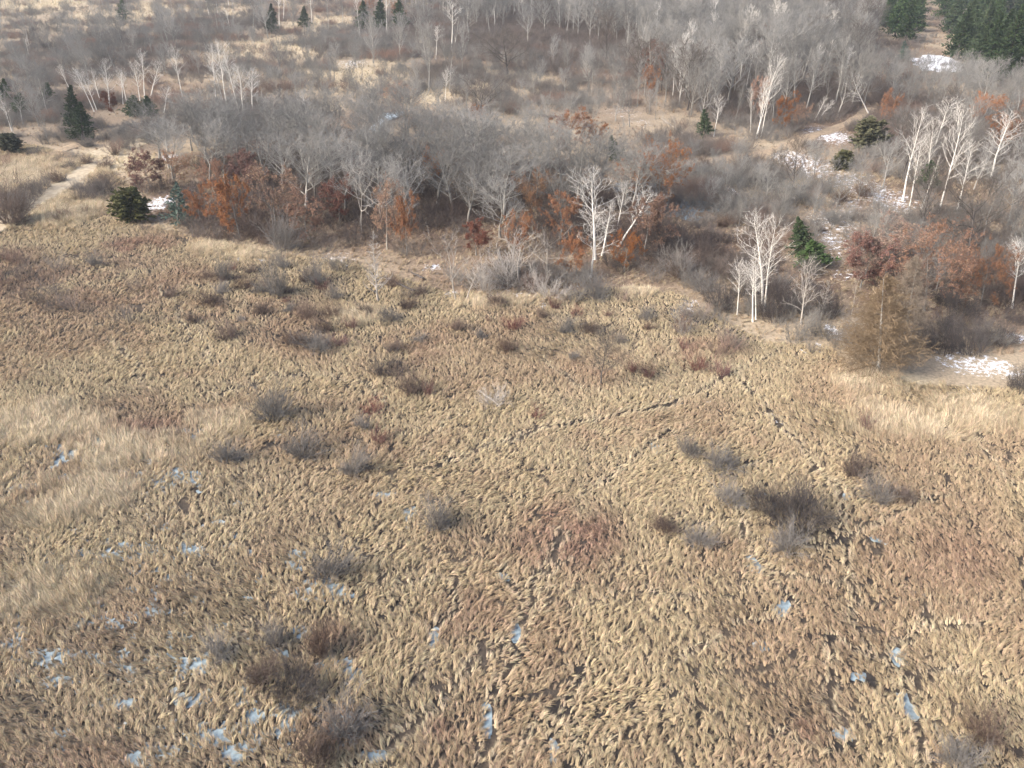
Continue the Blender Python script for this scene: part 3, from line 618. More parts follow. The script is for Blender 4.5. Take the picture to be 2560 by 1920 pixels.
sc = rng.uniform(.65, 1.4, len(x)) * np.where(tall, 1.05, 1); hz = sc * (.75 + .6 * n2)
rot = np.stack([np.zeros(len(x)), np.zeros(len(x)), flow], 1)
gn_instancer('marsh_grass', np.stack([x, y, ground_z(x, y) - .02], 1), rot, np.stack([sc, sc, hz], 1), idx, tint, tcoll, 'dry tan sedge grass matted across the wet marsh', 'grass')
n_marsh = len(x)
# upland grass
x, y = jgrid(-330, 330, 125, 440, .95, rng); x2, y2 = jgrid(-120, 120, 60, 125, .55, rng); x = np.append(x, x2); y = np.append(y, y2)
k = in_view(x, y) & ~inside(MARSHP, x, y); x, y = x[k], y[k]
pale = blobs(x, y, PALE); lit = blobs(x, y, LITTER); sn = blobs(x, y, SNOW); n1 = fbm(x, y, 9, 111, 3); n2 = fbm(x, y, 2.5, 113, 2)
pth = np.minimum(polydist(x, y, PATH_RIGHT), polydist(x, y, PATH_LEFT))
dens = np.clip(.42 + .4 * (y < 125) + pale * 1.2 + (n1 - .5) * 1.1 - lit * .25 - sn * .5, 0, 1)
k = (rng.random(len(x)) < dens) & (pth > 1.5); x, y, pale, n1, n2, lit = x[k], y[k], pale[k], n1[k], n2[k], lit[k]
tint = mix(C_(.36, .29, .20), C_(.29, .21, .15), sstep(.4, .7, n1)); tint = mix(tint, C_(.52, .435, .295), np.clip(pale * 1.2, 0, 1)); tint = mix(tint, C_(.22, .14, .10), lit * .6); tint *= rng.uniform(.8, 1.2, (len(x), 1))
sc = rng.uniform(.9, 1.5, len(x)); idx = rng.integers(0, 15, len(x)); rot = np.stack([np.zeros(len(x)), np.zeros(len(x)), rng.normal(0, 1.2, len(x))], 1)
gn_instancer('meadow_grass', np.stack([x, y, ground_z(x, y) - .02], 1), rot, np.stack([sc, sc, sc * .9], 1), idx, tint, tcoll, 'rough straw grass between the trees and on clearings', 'grass')
# woodland brush
bcoll = bpy.data.collections.new('brush_tuft')
for i in range(6):
    rngb = np.random.default_rng(400 + i); n0 = 16
    a = rngb.random(n0) * 6.283; e = np.radians(rngb.uniform(0, 50, n0))
    P0 = polyline(np.stack([np.cos(a) * .15, np.sin(a) * .15, np.full(n0, -.1)], 1), np.stack([np.cos(a) * np.sin(e), np.sin(a) * np.sin(e), np.cos(e)], 1), 1.5 * rngb.uniform(.6, 1.2, n0), 4, .2, .1, rngb)
    R0 = np.linspace(1, .4, 5)[None] * np.full((n0, 1), .013)
    P1, R1 = kids(P0, R0, 6, .2, 1, 35, 12, .45, lambda t: 1.1 - .5 * t, 3, .2, .13, .7, .008, rngb); P2, R2 = kids(P1, R1, 3, .2, 1, 35, 12, .5, lambda t: 1.1 - .4 * t, 2, .2, .13, .8, .007, rngb)
    v, q, mi, s = merge([(*tubes(P0, R0, 3), 0, None), (*tubes(P1, R1, 3), 0, None), (*tubes(P2, R2, 3), 0, None)])
    bcoll.objects.link(bpy.data.objects.new('brush_tuft_%d' % i, build_mesh('brush_tuft', v, q, [M['brush']], None, s)))
BRUSH = [(1850, 470, 340, 110, .7), (2120, 590, 180, 100, .45), (1700, 380, 200, 60, .6), (760, 170, 330, 70, .28), (1150, 200, 260, 70, .55), (1480, 240, 240, 70, .5), (200, 180, 360, 60, .35), (2300, 400, 300, 120, .5), (900, 470, 620, 130, 1), (1500, 560, 300, 120, .9), (1700, 640, 240, 90, .9), (2350, 620, 330, 220, .8), (1950, 740, 180, 60, .9), (2000, 250, 420, 120, .9), (1500, 60, 700, 100, .9), (2400, 330, 300, 140, .8), (300, 340, 220, 40, .6), (120, 270, 220, 50, .8), (2050, 850, 160, 50, .8), (1980, 800, 160, 50, .9), (2250, 900, 200, 60, .5),
         (300, 120, 360, 80, .42), (620, 300, 220, 60, .8), (900, 110, 220, 50, .7), (2500, 850, 160, 60, .6), (1320, 700, 260, 40, .6), (900, 660, 300, 40, .35), (260, 490, 90, 30, .7), (30, 510, 80, 50, .8), (1760, 790, 100, 30, .7), (500, 70, 200, 50, .5), (1200, 250, 160, 50, .5), (1700, 480, 300, 60, .5)]
x, y = jgrid(-340, 340, 60, 450, 1.05, rng)
k = in_view(x, y); x, y = x[k], y[k]
pth = np.minimum(polydist(x, y, PATH_RIGHT), polydist(x, y, PATH_LEFT)); br = np.maximum(blobs(x, y, BRUSH), np.where(y > 260, .12, 0)); n1 = fbm(x, y, 8, 121, 3); n2 = fbm(x, y, 14, 123, 3); sn = blobs(x, y, SNOW); pale = blobs(x, y, PALE)
k = (rng.random(len(x)) < np.clip(br * 1.3 + (n1 - .5) * 1.4 - .1 - sn * 1.3 - pale * .15 - .35 * blobs(x, y, STAND), 0, .9)) & (pth > 2.3); x, y, n1, n2 = x[k], y[k], n1[k], n2[k]
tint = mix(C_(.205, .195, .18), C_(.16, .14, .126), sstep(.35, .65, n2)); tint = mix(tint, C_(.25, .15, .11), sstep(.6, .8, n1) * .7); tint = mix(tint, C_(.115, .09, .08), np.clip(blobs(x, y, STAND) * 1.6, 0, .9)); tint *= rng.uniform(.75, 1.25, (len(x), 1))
sc = rng.uniform(.7, 1.5, len(x)); rot = np.stack([np.zeros(len(x)), np.zeros(len(x)), rng.random(len(x)) * 6.28], 1)
gn_instancer('undergrowth', np.stack([x, y, ground_z(x, y) - .03], 1), rot, np.stack([sc, sc, sc], 1), rng.integers(0, 6, len(x)), tint, bcoll, 'leafless grey brown brush covering the woodland floor', 'undergrowth')
print('grass', n_marsh, 'brush', len(x))
# ------------------------------------------------------------------ trees one can point at
def H(*rows):
    for r in rows: hero(*r[:8], **(r[8] if len(r) > 8 else {}))
bt = lambda label, *a, **k: ('birch', 'birch_tree', 'birch', label, *a, k)
ap = lambda label, *a, **k: ('aspen', 'aspen_tree', 'aspen', label, *a, k)
H(bt('white birch with brightest trunk at the marsh edge of the grey stand', 1476, 694, 1486, 522, wpx=110, var=3),
  bt('tall white birch with fan crown behind the brightest birch trunk', 1488, 650, 1490, 410, wpx=130, var=2),
  bt('white birch tilting strongly beside russet oak leaves', 1545, 618, 1628, 468, wpx=110, var=1),
  bt('slender pale birch between the fan crowned and the tilting birch', 1542, 580, 1566, 446, wpx=60, var=0),
  bt('twiggy pale birch sapling close behind the brightest birch trunk', 1505, 640, 1530, 500, wpx=110, var=4),
  bt('straight white birch forming the middle stem of the clump by the snowy trail', 1906, 776, 1902, 524, wpx=130, var=0),
  bt('white birch slanting out of the clump by the snowy trail', 1910, 782, 1956, 536, wpx=110, var=1),
  bt('thin white birch stem rising low in the clump by the snowy trail', 1882, 806, 1884, 640, wpx=90, var=4),
  bt('second thin white birch crossing the clump by the snowy trail', 1890, 800, 1896, 650, wpx=70, var=2),
  bt('spindly crooked birch standing alone beside the trail birch clump', 1843, 788, 1842, 640, wpx=70, var=1))
for i, (bx, by, tx, ty, w) in enumerate([(2256, 506, 2302, 262, 80), (2270, 536, 2312, 330, 70), (2330, 388, 2368, 242, 75), (2345, 536, 2412, 258, 80), (2390, 538, 2436, 345, 90), (2475, 446, 2520, 278, 100), (2318, 470, 2345, 290, 60)]):
    H(bt('tall white birch of the row above the russet oaks', bx, by, tx, ty, wpx=w, group='birch row above the russet oaks'))
H(bt('broken forked birch stem in front of the birch row', 2302, 528, 2352, 385, wpx=26, var=4), bt('white birch at the edge of the russet oaks by the dark thicket', 2530, 772, 2566, 600, wpx=90))
for i, (bx, by, tx, ty, w) in enumerate([(1890, 346, 1956, 132, 60), (1902, 344, 1935, 170, 50), (1894, 346, 1918, 190, 40)]):
    H(bt('white birch of the slanting trio above the upper path', bx, by, tx, ty, wpx=w, group='slanting birch trio above the path'))
H(bt('single white birch beside a dark juniper above the upper path', 1784, 342, 1794, 235, wpx=46), bt('thin birch between the juniper and the slanting trio', 1876, 332, 1878, 214, wpx=30),
  bt('white birch bowing back over the upper path', 2172, 285, 2128, 182, wpx=60), bt('short slanting birch stem low over the upper path', 2036, 302, 2068, 240, wpx=30), bt('second short slanting birch stem over the upper path', 2046, 300, 2084, 248, wpx=24))
for i, (bx, by, tx, ty, w) in enumerate([(1850, 126, 1866, 8, 34), (1868, 150, 1884, 10, 36), (1886, 160, 1900, 20, 30), (1928, 120, 1938, 10, 30), (1945, 190, 1962, 50, 30), (2100, 250, 2130, 110, 36), (2030, 240, 2052, 100, 34), (1920, 250, 1935, 120, 30), (2060, 210, 2085, 90, 30)]):
    H(ap('pale tall aspen trunk rising out of the upper woods', bx, by, tx, ty, wpx=w, group='aspens in the upper woods'))
for i, (bx, by, tx, ty, w) in enumerate([(176, 228, 148, 160, 30), (236, 280, 188, 166, 44), (242, 276, 200, 172, 34), (254, 264, 226, 168, 40), (276, 272, 262, 142, 44), (318, 260, 292, 166, 40), (308, 262, 300, 176, 30), (350, 254, 334, 150, 40), (362, 248, 354, 122, 50), (376, 246, 398, 152, 50)]):
    H(bt('white birch of the bright row behind the dark green spruces', bx, by, tx, ty, wpx=w, group='birch row behind the spruces'))
for i, (bx, by, tx, ty, w) in enumerate([(456, 242, 438, 110, 50), (570, 282, 538, 100, 70), (610, 296, 590, 158, 60), (600, 290, 560, 130, 60), (632, 280, 626, 165, 56), (560, 262, 520, 150, 50), (540, 255, 530, 105, 50), (770, 290, 750, 225, 40), (410, 282, 420, 215, 50)]):
    H(bt('pale birch at the upper edge of the grey stand', bx, by, tx, ty, wpx=w, group='birches at the upper edge of the grey stand'))
for i, (bx, by, tx, ty, w) in enumerate([(76, 152, 62, 95, 26), (524, 46, 508, -30, 30), (576, 74, 558, 18, 30), (546, 40, 530, -40, 30), (698, 72, 696, -30, 40), (708, 52, 716, -40, 34), (640, 36, 632, -40, 30), (780, 60, 776, -30, 30), (1090, 150, 1092, 62, 40), (1128, 128, 1142, 0, 60), (1112, 268, 1114, 172, 34), (900, 95, 890, -20, 24), (966, 90, 966, -30, 30), (1040, 20, 1036, -60, 30), (1310, 60, 1300, -10, 20), (1600, 90, 1606, 0, 20), (1610, 240, 1612, 190, 18), (30, 330, 2, 250, 40), (18, 300, -6, 226, 34)]):
    H(ap('scattered pale aspen on the far clearing', bx, by, tx, ty, wpx=w, group='aspens scattered on the far clearing'))
H(('deadwood', 'dead_tree', 'dead tree', 'bare forked dead tree rising above the pale brush pile', 1140, 752, 1118, 558, dict(wpx=110, var=0)),
  ('gnarled', 'dead_tree', 'dead tree', 'wide gnarled grey tree with crooked limbs at the marsh edge', 1366, 706, 1350, 548, dict(wpx=210)),
  ('deadwood', 'dead_tree', 'dead tree', 'sprawling pale dead tree between the gnarled tree and the brush pile', 1302, 716, 1290, 570, dict(wpx=170, var=0)),
  ('snag', 'dead_tree', 'dead tree', 'pale feathery dead larch standing in the marsh grass', 945, 752, 918, 582, dict(wpx=80)),
  ('broom', 'dead_tree', 'dead tree', 'broom shaped tan dead tree beside the snowy trail', 2002, 812, 2022, 640, dict(wpx=105)),
  ('broom', 'dead_tree', 'dead tree', 'thin broken dead tree with drooping side twigs near the trail', 2050, 800, 2074, 700, dict(wpx=50)),
  ('deadwood', 'dead_tree', 'dead tree', 'slim grey dead tree next to the tan larch', 2128, 788, 2156, 676, dict(wpx=36, var=1)),
  ('deadwood', 'dead_tree', 'dead tree', 'low white skeleton of a dead tree by the brush pile', 1165, 752, 1176, 640, dict(wpx=120, var=1)),
  ('gnarled', 'dead_tree', 'dead tree', 'grey dead tree with twisted crown among the russet oaks', 905, 585, 900, 340, dict(wpx=130)),
  ('spread', 'oak_tree', 'oak', 'broad dark trunked bare oak at the top of the clearing', 1268, 188, 1266, 68, dict(wpx=190)),
  ('spread', 'oak_tree', 'oak', 'broad dark bare oak behind the russet oaks', 2420, 640, 2450, 420, dict(wpx=230)),
  ('spread', 'shade_tree', 'tree', 'rounded airy grey tree on the clearing above the grey stand', 1200, 300, 1206, 168, dict(wpx=170)),
  ('brownish', 'sapling', 'sapling', 'thin airy sapling standing alone in the marsh grass', 1502, 962, 1522, 820, dict(wpx=140)),
  ('larch', 'larch_tree', 'larch', 'large tan bare larch with a broad skirt at the marsh edge', 2194, 930, 2224, 690, dict(wpx=215, var=0)),
  ('larch', 'larch_tree', 'larch', 'second tan larch rising behind the broad larch', 2262, 850, 2290, 640, dict(wpx=130, var=1)),
  ('bluish', 'spruce_tree', 'spruce', 'thin blue grey spruce in front of the russet oaks', 446, 560, 440, 455, dict(wpx=70)),
  ('olive', 'juniper', 'juniper', 'olive green juniper beside the snow flecked litter', 326, 556, 324, 470, dict(wpx=90)),
  ('spruce', 'spruce_tree', 'spruce', 'bright green spruce with pointed top beside the sandy track', 208, 352, 200, 254, dict(wpx=64, var=0)),
  ('spruce', 'spruce_tree', 'spruce', 'dark green spruce right behind the pointed one', 186, 322, 176, 212, dict(wpx=60, var=1)),
  ('spruce', 'spruce_tree', 'spruce', 'squat dark spruce below the white birch row', 336, 292, 334, 238, dict(wpx=56, var=2)),
  ('spruce', 'spruce_tree', 'spruce', 'second squat dark spruce below the white birch row', 366, 292, 366, 240, dict(wpx=60, var=3)),
  ('olive', 'juniper', 'juniper', 'round olive juniper at the edge of the straw meadow', 26, 380, 22, 334, dict(wpx=56)),
  ('spruce', 'spruce_tree', 'spruce', 'dark narrow conifer on the far straw field', 308, 58, 304, -6, dict(wpx=34)),
  ('spruce', 'pine_tree', 'pine', 'small dark pine among the orange oaks', 1540, 402, 1528, 338, dict(wpx=50)),
  ('spruce', 'spruce_tree', 'spruce', 'dark conifer next to the single white birch', 1762, 342, 1760, 272, dict(wpx=44)),
  ('spruce', 'spruce_tree', 'spruce', 'green spruce behind the birch clump by the snowy trail', 2010, 640, 1994, 542, dict(wpx=66, var=0)),
  ('spruce', 'spruce_tree', 'spruce', 'low dark spruce in the shade beside the birch clump', 2034, 665, 2030, 600, dict(wpx=90, var=2)),
  ('olive', 'juniper', 'juniper', 'dark olive juniper under the upper path snow', 2174, 372, 2176, 296, dict(wpx=90)),
  ('olive', 'juniper', 'juniper', 'small olive juniper in the snow flecked hollow', 2110, 425, 2108, 378, dict(wpx=56)),
  ('bluish', 'spruce_tree', 'spruce', 'blue grey conifer standing before the spruce plantation', 2060, 62, 2060, 4, dict(wpx=40)),
  ('bluish', 'spruce_tree', 'spruce', 'small blue grey conifer beside the snow field', 2262, 160, 2262, 102, dict(wpx=36)),
  ('spruce', 'spruce_tree', 'spruce', 'dark spruce between the birch row trunks', 2320, 470, 2330, 400, dict(wpx=60)))
for bx, by, ty, w in [(680, 86, 10, 40), (910, 76, 2, 50), (952, 78, -6, 46), (1000, 74, -2, 50), (762, 74, 16, 30), (12, 268, 200, 50), (50, 292, 232, 50), (120, 262, 205, 40)]:
    H(('spruce', 'spruce_tree', 'spruce', 'dark spruce mixed into the thin upper woods', bx, by, bx - 2, ty, dict(wpx=w, group='spruces in the thin upper woods')))
# russet oaks
ro = lambda kind, label, bx, by, ty, w, **k: (kind, 'russet_oak', 'oak', label, bx, by, bx + (bx - 1280) * .035, ty - 8, dict(wpx=w * 1.2, **k))
H(ro('russet_red', 'dark red leaved oak beside the straw meadow', 380, 478, 384, 86), ro('russet_pale', 'brownish oak next to the dark red one by the meadow', 442, 470, 384, 84), ro('russet', 'narrow russet oak beside the blue grey spruce', 506, 570, 474, 60),
  ro('russet', 'bright orange brown oak with pale trunks at the marsh edge', 600, 600, 446, 110), ro('russet', 'russet oak top behind the bright orange brown one', 548, 490, 408, 70), ro('russet_red', 'red oak leaning over the grey stand', 625, 480, 384, 80),
  ro('russet_pale', 'pinkish brown oak with half its leaves gone', 690, 570, 410, 130), ro('russet', 'rounded orange oak in front of the gnarled grey tree', 770, 600, 484, 96), ro('russet_red', 'dark red oak deep in the grey stand', 850, 560, 450, 80),
  ro('russet_pale', 'leafy brown oak with slim stems behind the marsh snag', 968, 625, 460, 110), ro('russet', 'slim orange oak column behind the marsh snag', 1018, 640, 486, 64), ro('russet_red', 'low red oak behind the forked dead tree', 1190, 640, 560, 74),
  ro('russet', 'low russet oak beside the gnarled marsh edge tree', 1440, 690, 590, 90), ro('russet', 'russet oak behind the gnarled marsh edge tree', 1300, 640, 540, 80), ro('russet', 'orange oak at the top corner of the grey stand', 1424, 390, 276, 110),
  ro('russet', 'small orange oak next to the small dark pine', 1486, 380, 308, 60), ro('russet_big', 'large pale russet oak behind the tilting birch', 1650, 530, 350, 170), ro('russet', 'russet oak under the tilting birch', 1610, 640, 500, 120),
  ro('russet', 'russet leaves low beside the brightest birch', 1560, 680, 590, 80), ro('russet', 'orange oak with pointed crown beside the slanting birch trio', 1956, 330, 236, 50), ro('russet_pale', 'brownish oak beside the orange pointed one', 1990, 330, 264, 50),
  ro('russet_big', 'wide russet oak spreading over the dark thicket', 2310, 780, 555, 210), ro('russet_big', 'russet oak overhanging the marsh birch edge', 2450, 770, 615, 150), ro('russet_pale', 'dull russet oak above the tan larch', 2210, 700, 555, 150),
  ro('russet_red', 'shaded dark red oak behind the tan larch', 2150, 720, 590, 110), ro('russet', 'small orange oak peeping over the grey stand', 1075, 360, 300, 60), ro('russet', 'low orange oak below the rounded airy grey tree', 1190, 310, 270, 60),
  ro('russet_pale', 'sparse russet oak over the hidden pond', 1000, 320, 215, 110), ro('russet_red', 'little red oak under the white birch row', 292, 292, 236, 34), ro('russet', 'russet oak beyond the birch row', 2440, 320, 240, 80),
  ro('russet_pale', 'pale russet oak crown inside the grey stand', 1330, 560, 430, 90), ro('russet', 'russet oak half hidden inside the grey stand', 1400, 610, 480, 90), ro('russet', 'orange oak showing inside the upper grey stand', 1080, 470, 380, 60), ro('russet_red', 'dark red oak by the upper woods clearing', 1630, 190, 110, 60))
for bx, by, ty, w in [(1880, 300, 200, 50), (1000, 60, 10, 40), (930, 60, 0, 36), (1720, 60, 0, 60), (1490, 60, 10, 40), (1620, 240, 170, 44), (1910, 130, 60, 40), (2200, 320, 230, 50), (2480, 380, 300, 70), (2550, 330, 260, 60)]:
    H(ro('russet', 'russet oak scattered in the upper woods', bx, by, ty, w, group='russet oaks in the upper woods'))
# spruce plantation
rng = np.random.default_rng(51)
used = [G(*q) for q in [(2388, 150), (2430, 196), (2462, 182), (2500, 212), (2540, 200), (2575, 215), (2405, 120), (2236, 92), (2262, 108), (2214, 70), (2440, 150), (2490, 160)]]
for c in scatter([(2200, 40), (2240, 96), (2310, 122), (2280, 60), (2290, 20), (2310, -30), (2190, -30)], 20, 4.2, rng, list(used)):
    used.append(c)
for c in scatter([(2395, 128), (2420, 215), (2500, 220), (2640, 230), (2700, 60), (2640, -30), (2330, -30), (2350, 40), (2360, 90)], 74, 4.6, rng, used): used.append(c)
for i, c in enumerate(used):
    h = rng.uniform(11, 15.5); w = h * rng.uniform(.42, .6); p, ph, pw = PROTO['spruce'][i % 4]
    e = copy_thing('spruce', i, 'spruce_tree', (c[0], c[1], -.05), w / pw, h / ph, rng.random() * 6.28, rng.normal(0, .015, 2))
    tag(e, 'dark green spruce of the plantation around the snow field', 'spruce', 'spruce plantation')
# grey stands
allt = [np.array(o.location[:2]) for o in COL.objects if o.type == 'EMPTY']
LOOK = {'bare': 'round crowned leafless grey tree ', 'slim': 'slim narrow leafless tree ', 'brownish': 'leafless brownish tree '}
SHORT = {'bare': 'round leafless grey tree nearest the ', 'slim': 'slim leafless tree nearest the ', 'brownish': 'brownish leafless tree nearest the '}
def stand(poly, n, mind, kinds, hr, wr, where, group, seed, lean=.04):
    rng = np.random.default_rng(seed)
    for c in scatter(poly, n, mind, rng, allt):
        allt.append(c); kd = kinds[rng.integers(len(kinds))]; v = int(rng.integers(8)); _, ph, pw = PROTO[kd][v % len(PROTO[kd])]
        h = rng.uniform(*hr); s = h / ph
        e = copy_thing(kd, v, 'bare_tree', (c[0], c[1], float(ground_z(c[:1], c[1:])[0]) - .05), s * rng.uniform(*wr), s, rng.random() * 6.28, rng.normal(0, lean, 2))
        near = min(LANDMARK, key=lambda q: (q[0] - c[0]) ** 2 + (q[1] - c[1]) ** 2); lb = LOOK[kd] + where
        if math.hypot(near[0] - c[0], near[1] - c[1]) < 14 and len(near[2].split()) <= 10: lb = SHORT[kd] + near[2]; group_ = 'leafless trees near the ' + near[2]
        else: group_ = group + ', ' + kd
        tag(e, lb, 'tree', group_)
stand([(360, 420), (420, 360), (500, 330), (600, 350), (760, 330), (1000, 340), (1180, 375), (1400, 420), (1560, 470), (1640, 540), (1600, 590), (1420, 610), (1250, 600), (1100, 590), (900, 565), (760, 535), (640, 510), (520, 490), (430, 460)], 92, 4.0, ['bare'] * 6 + ['slim'],
      (7.5, 10.5), (1.25, 1.65), 'of the dense stand along the marsh', 'dense grey stand', 61)
stand([(1620, 230), (1760, 300), (1960, 320), (2120, 300), (2190, 190), (2180, 60), (1900, 25), (1300, 25), (1150, 60), (1080, 130), (1420, 130)], 100, 5, ['bare', 'bare', 'bare', 'slim', 'brownish'],
      (10, 15), (1.0, 1.4), 'of the upper woods', 'upper woods', 62)
stand([(1880, 480), (2120, 420), (2240, 260), (2600, 190), (2640, 480), (2640, 720), (2420, 640), (2240, 560), (2240, 480)], 30, 4.5, ['brownish', 'bare', 'bare'],
      (6, 10), (.9, 1.2), 'in the thicket around the birch row', 'thicket trees', 63)
stand([(-40, 60), (460, 25), (480, 110), (380, 200), (200, 215), (-40, 240)], 26, 6, ['bare', 'slim', 'bare'], (7, 11), (.8, 1.1), 'on the far clearing', 'far clearing trees', 64)
stand([(-40, 300), (120, 260), (180, 330), (100, 380), (-40, 370)], 8, 4, ['bare', 'slim'], (7, 10), (.8, 1), 'beside the round olive juniper', 'trees beside the juniper', 65)
stand([(860, 90), (1120, 110), (1180, 200), (1080, 240), (960, 200)], 14, 5, ['slim', 'bare'], (10, 14), (.7, 1), 'beside the broad dark oak', 'trees beside the oak', 66)
stand([(1360, 140), (1640, 220), (1700, 330), (1560, 330), (1440, 260)], 14, 5, ['slim', 'slim', 'bare'], (6, 10), (.7, 1), 'on the snow specked clearing', 'trees on the specked clearing', 67)
stand([(480, 50), (860, 30), (880, 100), (500, 100)], 14, 6, ['slim', 'bare'], (10, 14), (.8, 1), 'behind the straw clearing', 'trees behind the straw clearing', 68)
# far woods: one mass
fcoll = bpy.data.collections.new('far_tree')
rng = np.random.default_rng(71)
far = [scatter([(-200, 22), (860, 14), (1200, 24), (1900, 14), (2180, 14), (2180, -90), (-200, -90)], 520, 5, rng, allt), scatter([(900, 5), (1960, 5), (2200, 30), (2180, 130), (1900, 200), (1600, 120), (1150, 60)], 480, 3.2, rng, allt), scatter([(480, 80), (900, 110), (1100, 170), (1420, 150), (1640, 230), (1700, 330), (1500, 330), (1250, 320), (1000, 280), (700, 270), (500, 200)], 120, 4.5, rng, allt), scatter([(2180, 200), (2600, 190), (2620, 330), (2440, 300), (2240, 280)], 70, 3.5, rng, allt), scatter([(1680, 420), (2000, 400), (2200, 460), (2560, 600), (2560, 760), (2300, 740), (2050, 640), (1800, 560)], 60, 3.5, rng, allt), scatter([(-60, 40), (480, 24), (560, 110), (400, 200), (-60, 230)], 90, 5, rng, allt), scatter([(1620, 250), (1760, 310), (2000, 320), (2160, 280), (2200, 90), (1600, 60)], 110, 4, rng, allt)]
far_n = [len(f) for f in far]
far = np.concatenate(far)
kinds = [('bare', 0), ('bare', 3), ('slim', 0), ('slim', 1), ('aspen', 0), ('bare', 4)]
for i, (kd, j) in enumerate(kinds):
    parts, ph, pw = PROTO[kd][j]; vs = []; qs = []; ms = []; o = 0
    for nm, me in parts:
        co = np.empty(len(me.vertices) * 3, np.float32); me.vertices.foreach_get('co', co); q = np.empty(len(me.polygons) * 4, np.int32); me.loops.foreach_get('vertex_index', q)
        vs.append(co.reshape(-1, 3)); qs.append(q.reshape(-1, 4) + o); o += len(vs[-1]); mi = np.empty(len(me.polygons), np.int32); me.polygons.foreach_get('material_index', mi); ms.append(mi)
    fcoll.objects.link(bpy.data.objects.new('far_tree_%d' % i, build_mesh('far_tree', np.concatenate(vs) / ph, np.concatenate(qs), list(parts[1][1].materials), np.concatenate(ms))))
far_i = np.where(np.repeat([1, 1, 0, 0, 0, 0, 1], far_n) > 0, rng.choice(6, len(far), p=[.2, .2, .18, .18, .07, .17]), rng.choice([0, 1, 5], len(far)))
hh = rng.uniform(9.5, 15.5, len(far)) * np.repeat([1, 1, .42, .5, .32, .55, .85], far_n); ft = C_(.20, .182, .172) * rng.uniform(.7, 1.2, (len(far), 1))
gn_instancer('far_woodland', np.stack([far[:, 0], far[:, 1], ground_z(far[:, 0], far[:, 1]) - .05], 1), np.stack([np.zeros(len(far))] * 2 + [rng.random(len(far)) * 6.28], 1), np.stack([hh] * 3, 1), far_i, ft, fcoll, 'leafless grey woods closing the far side of the clearings', 'woods')
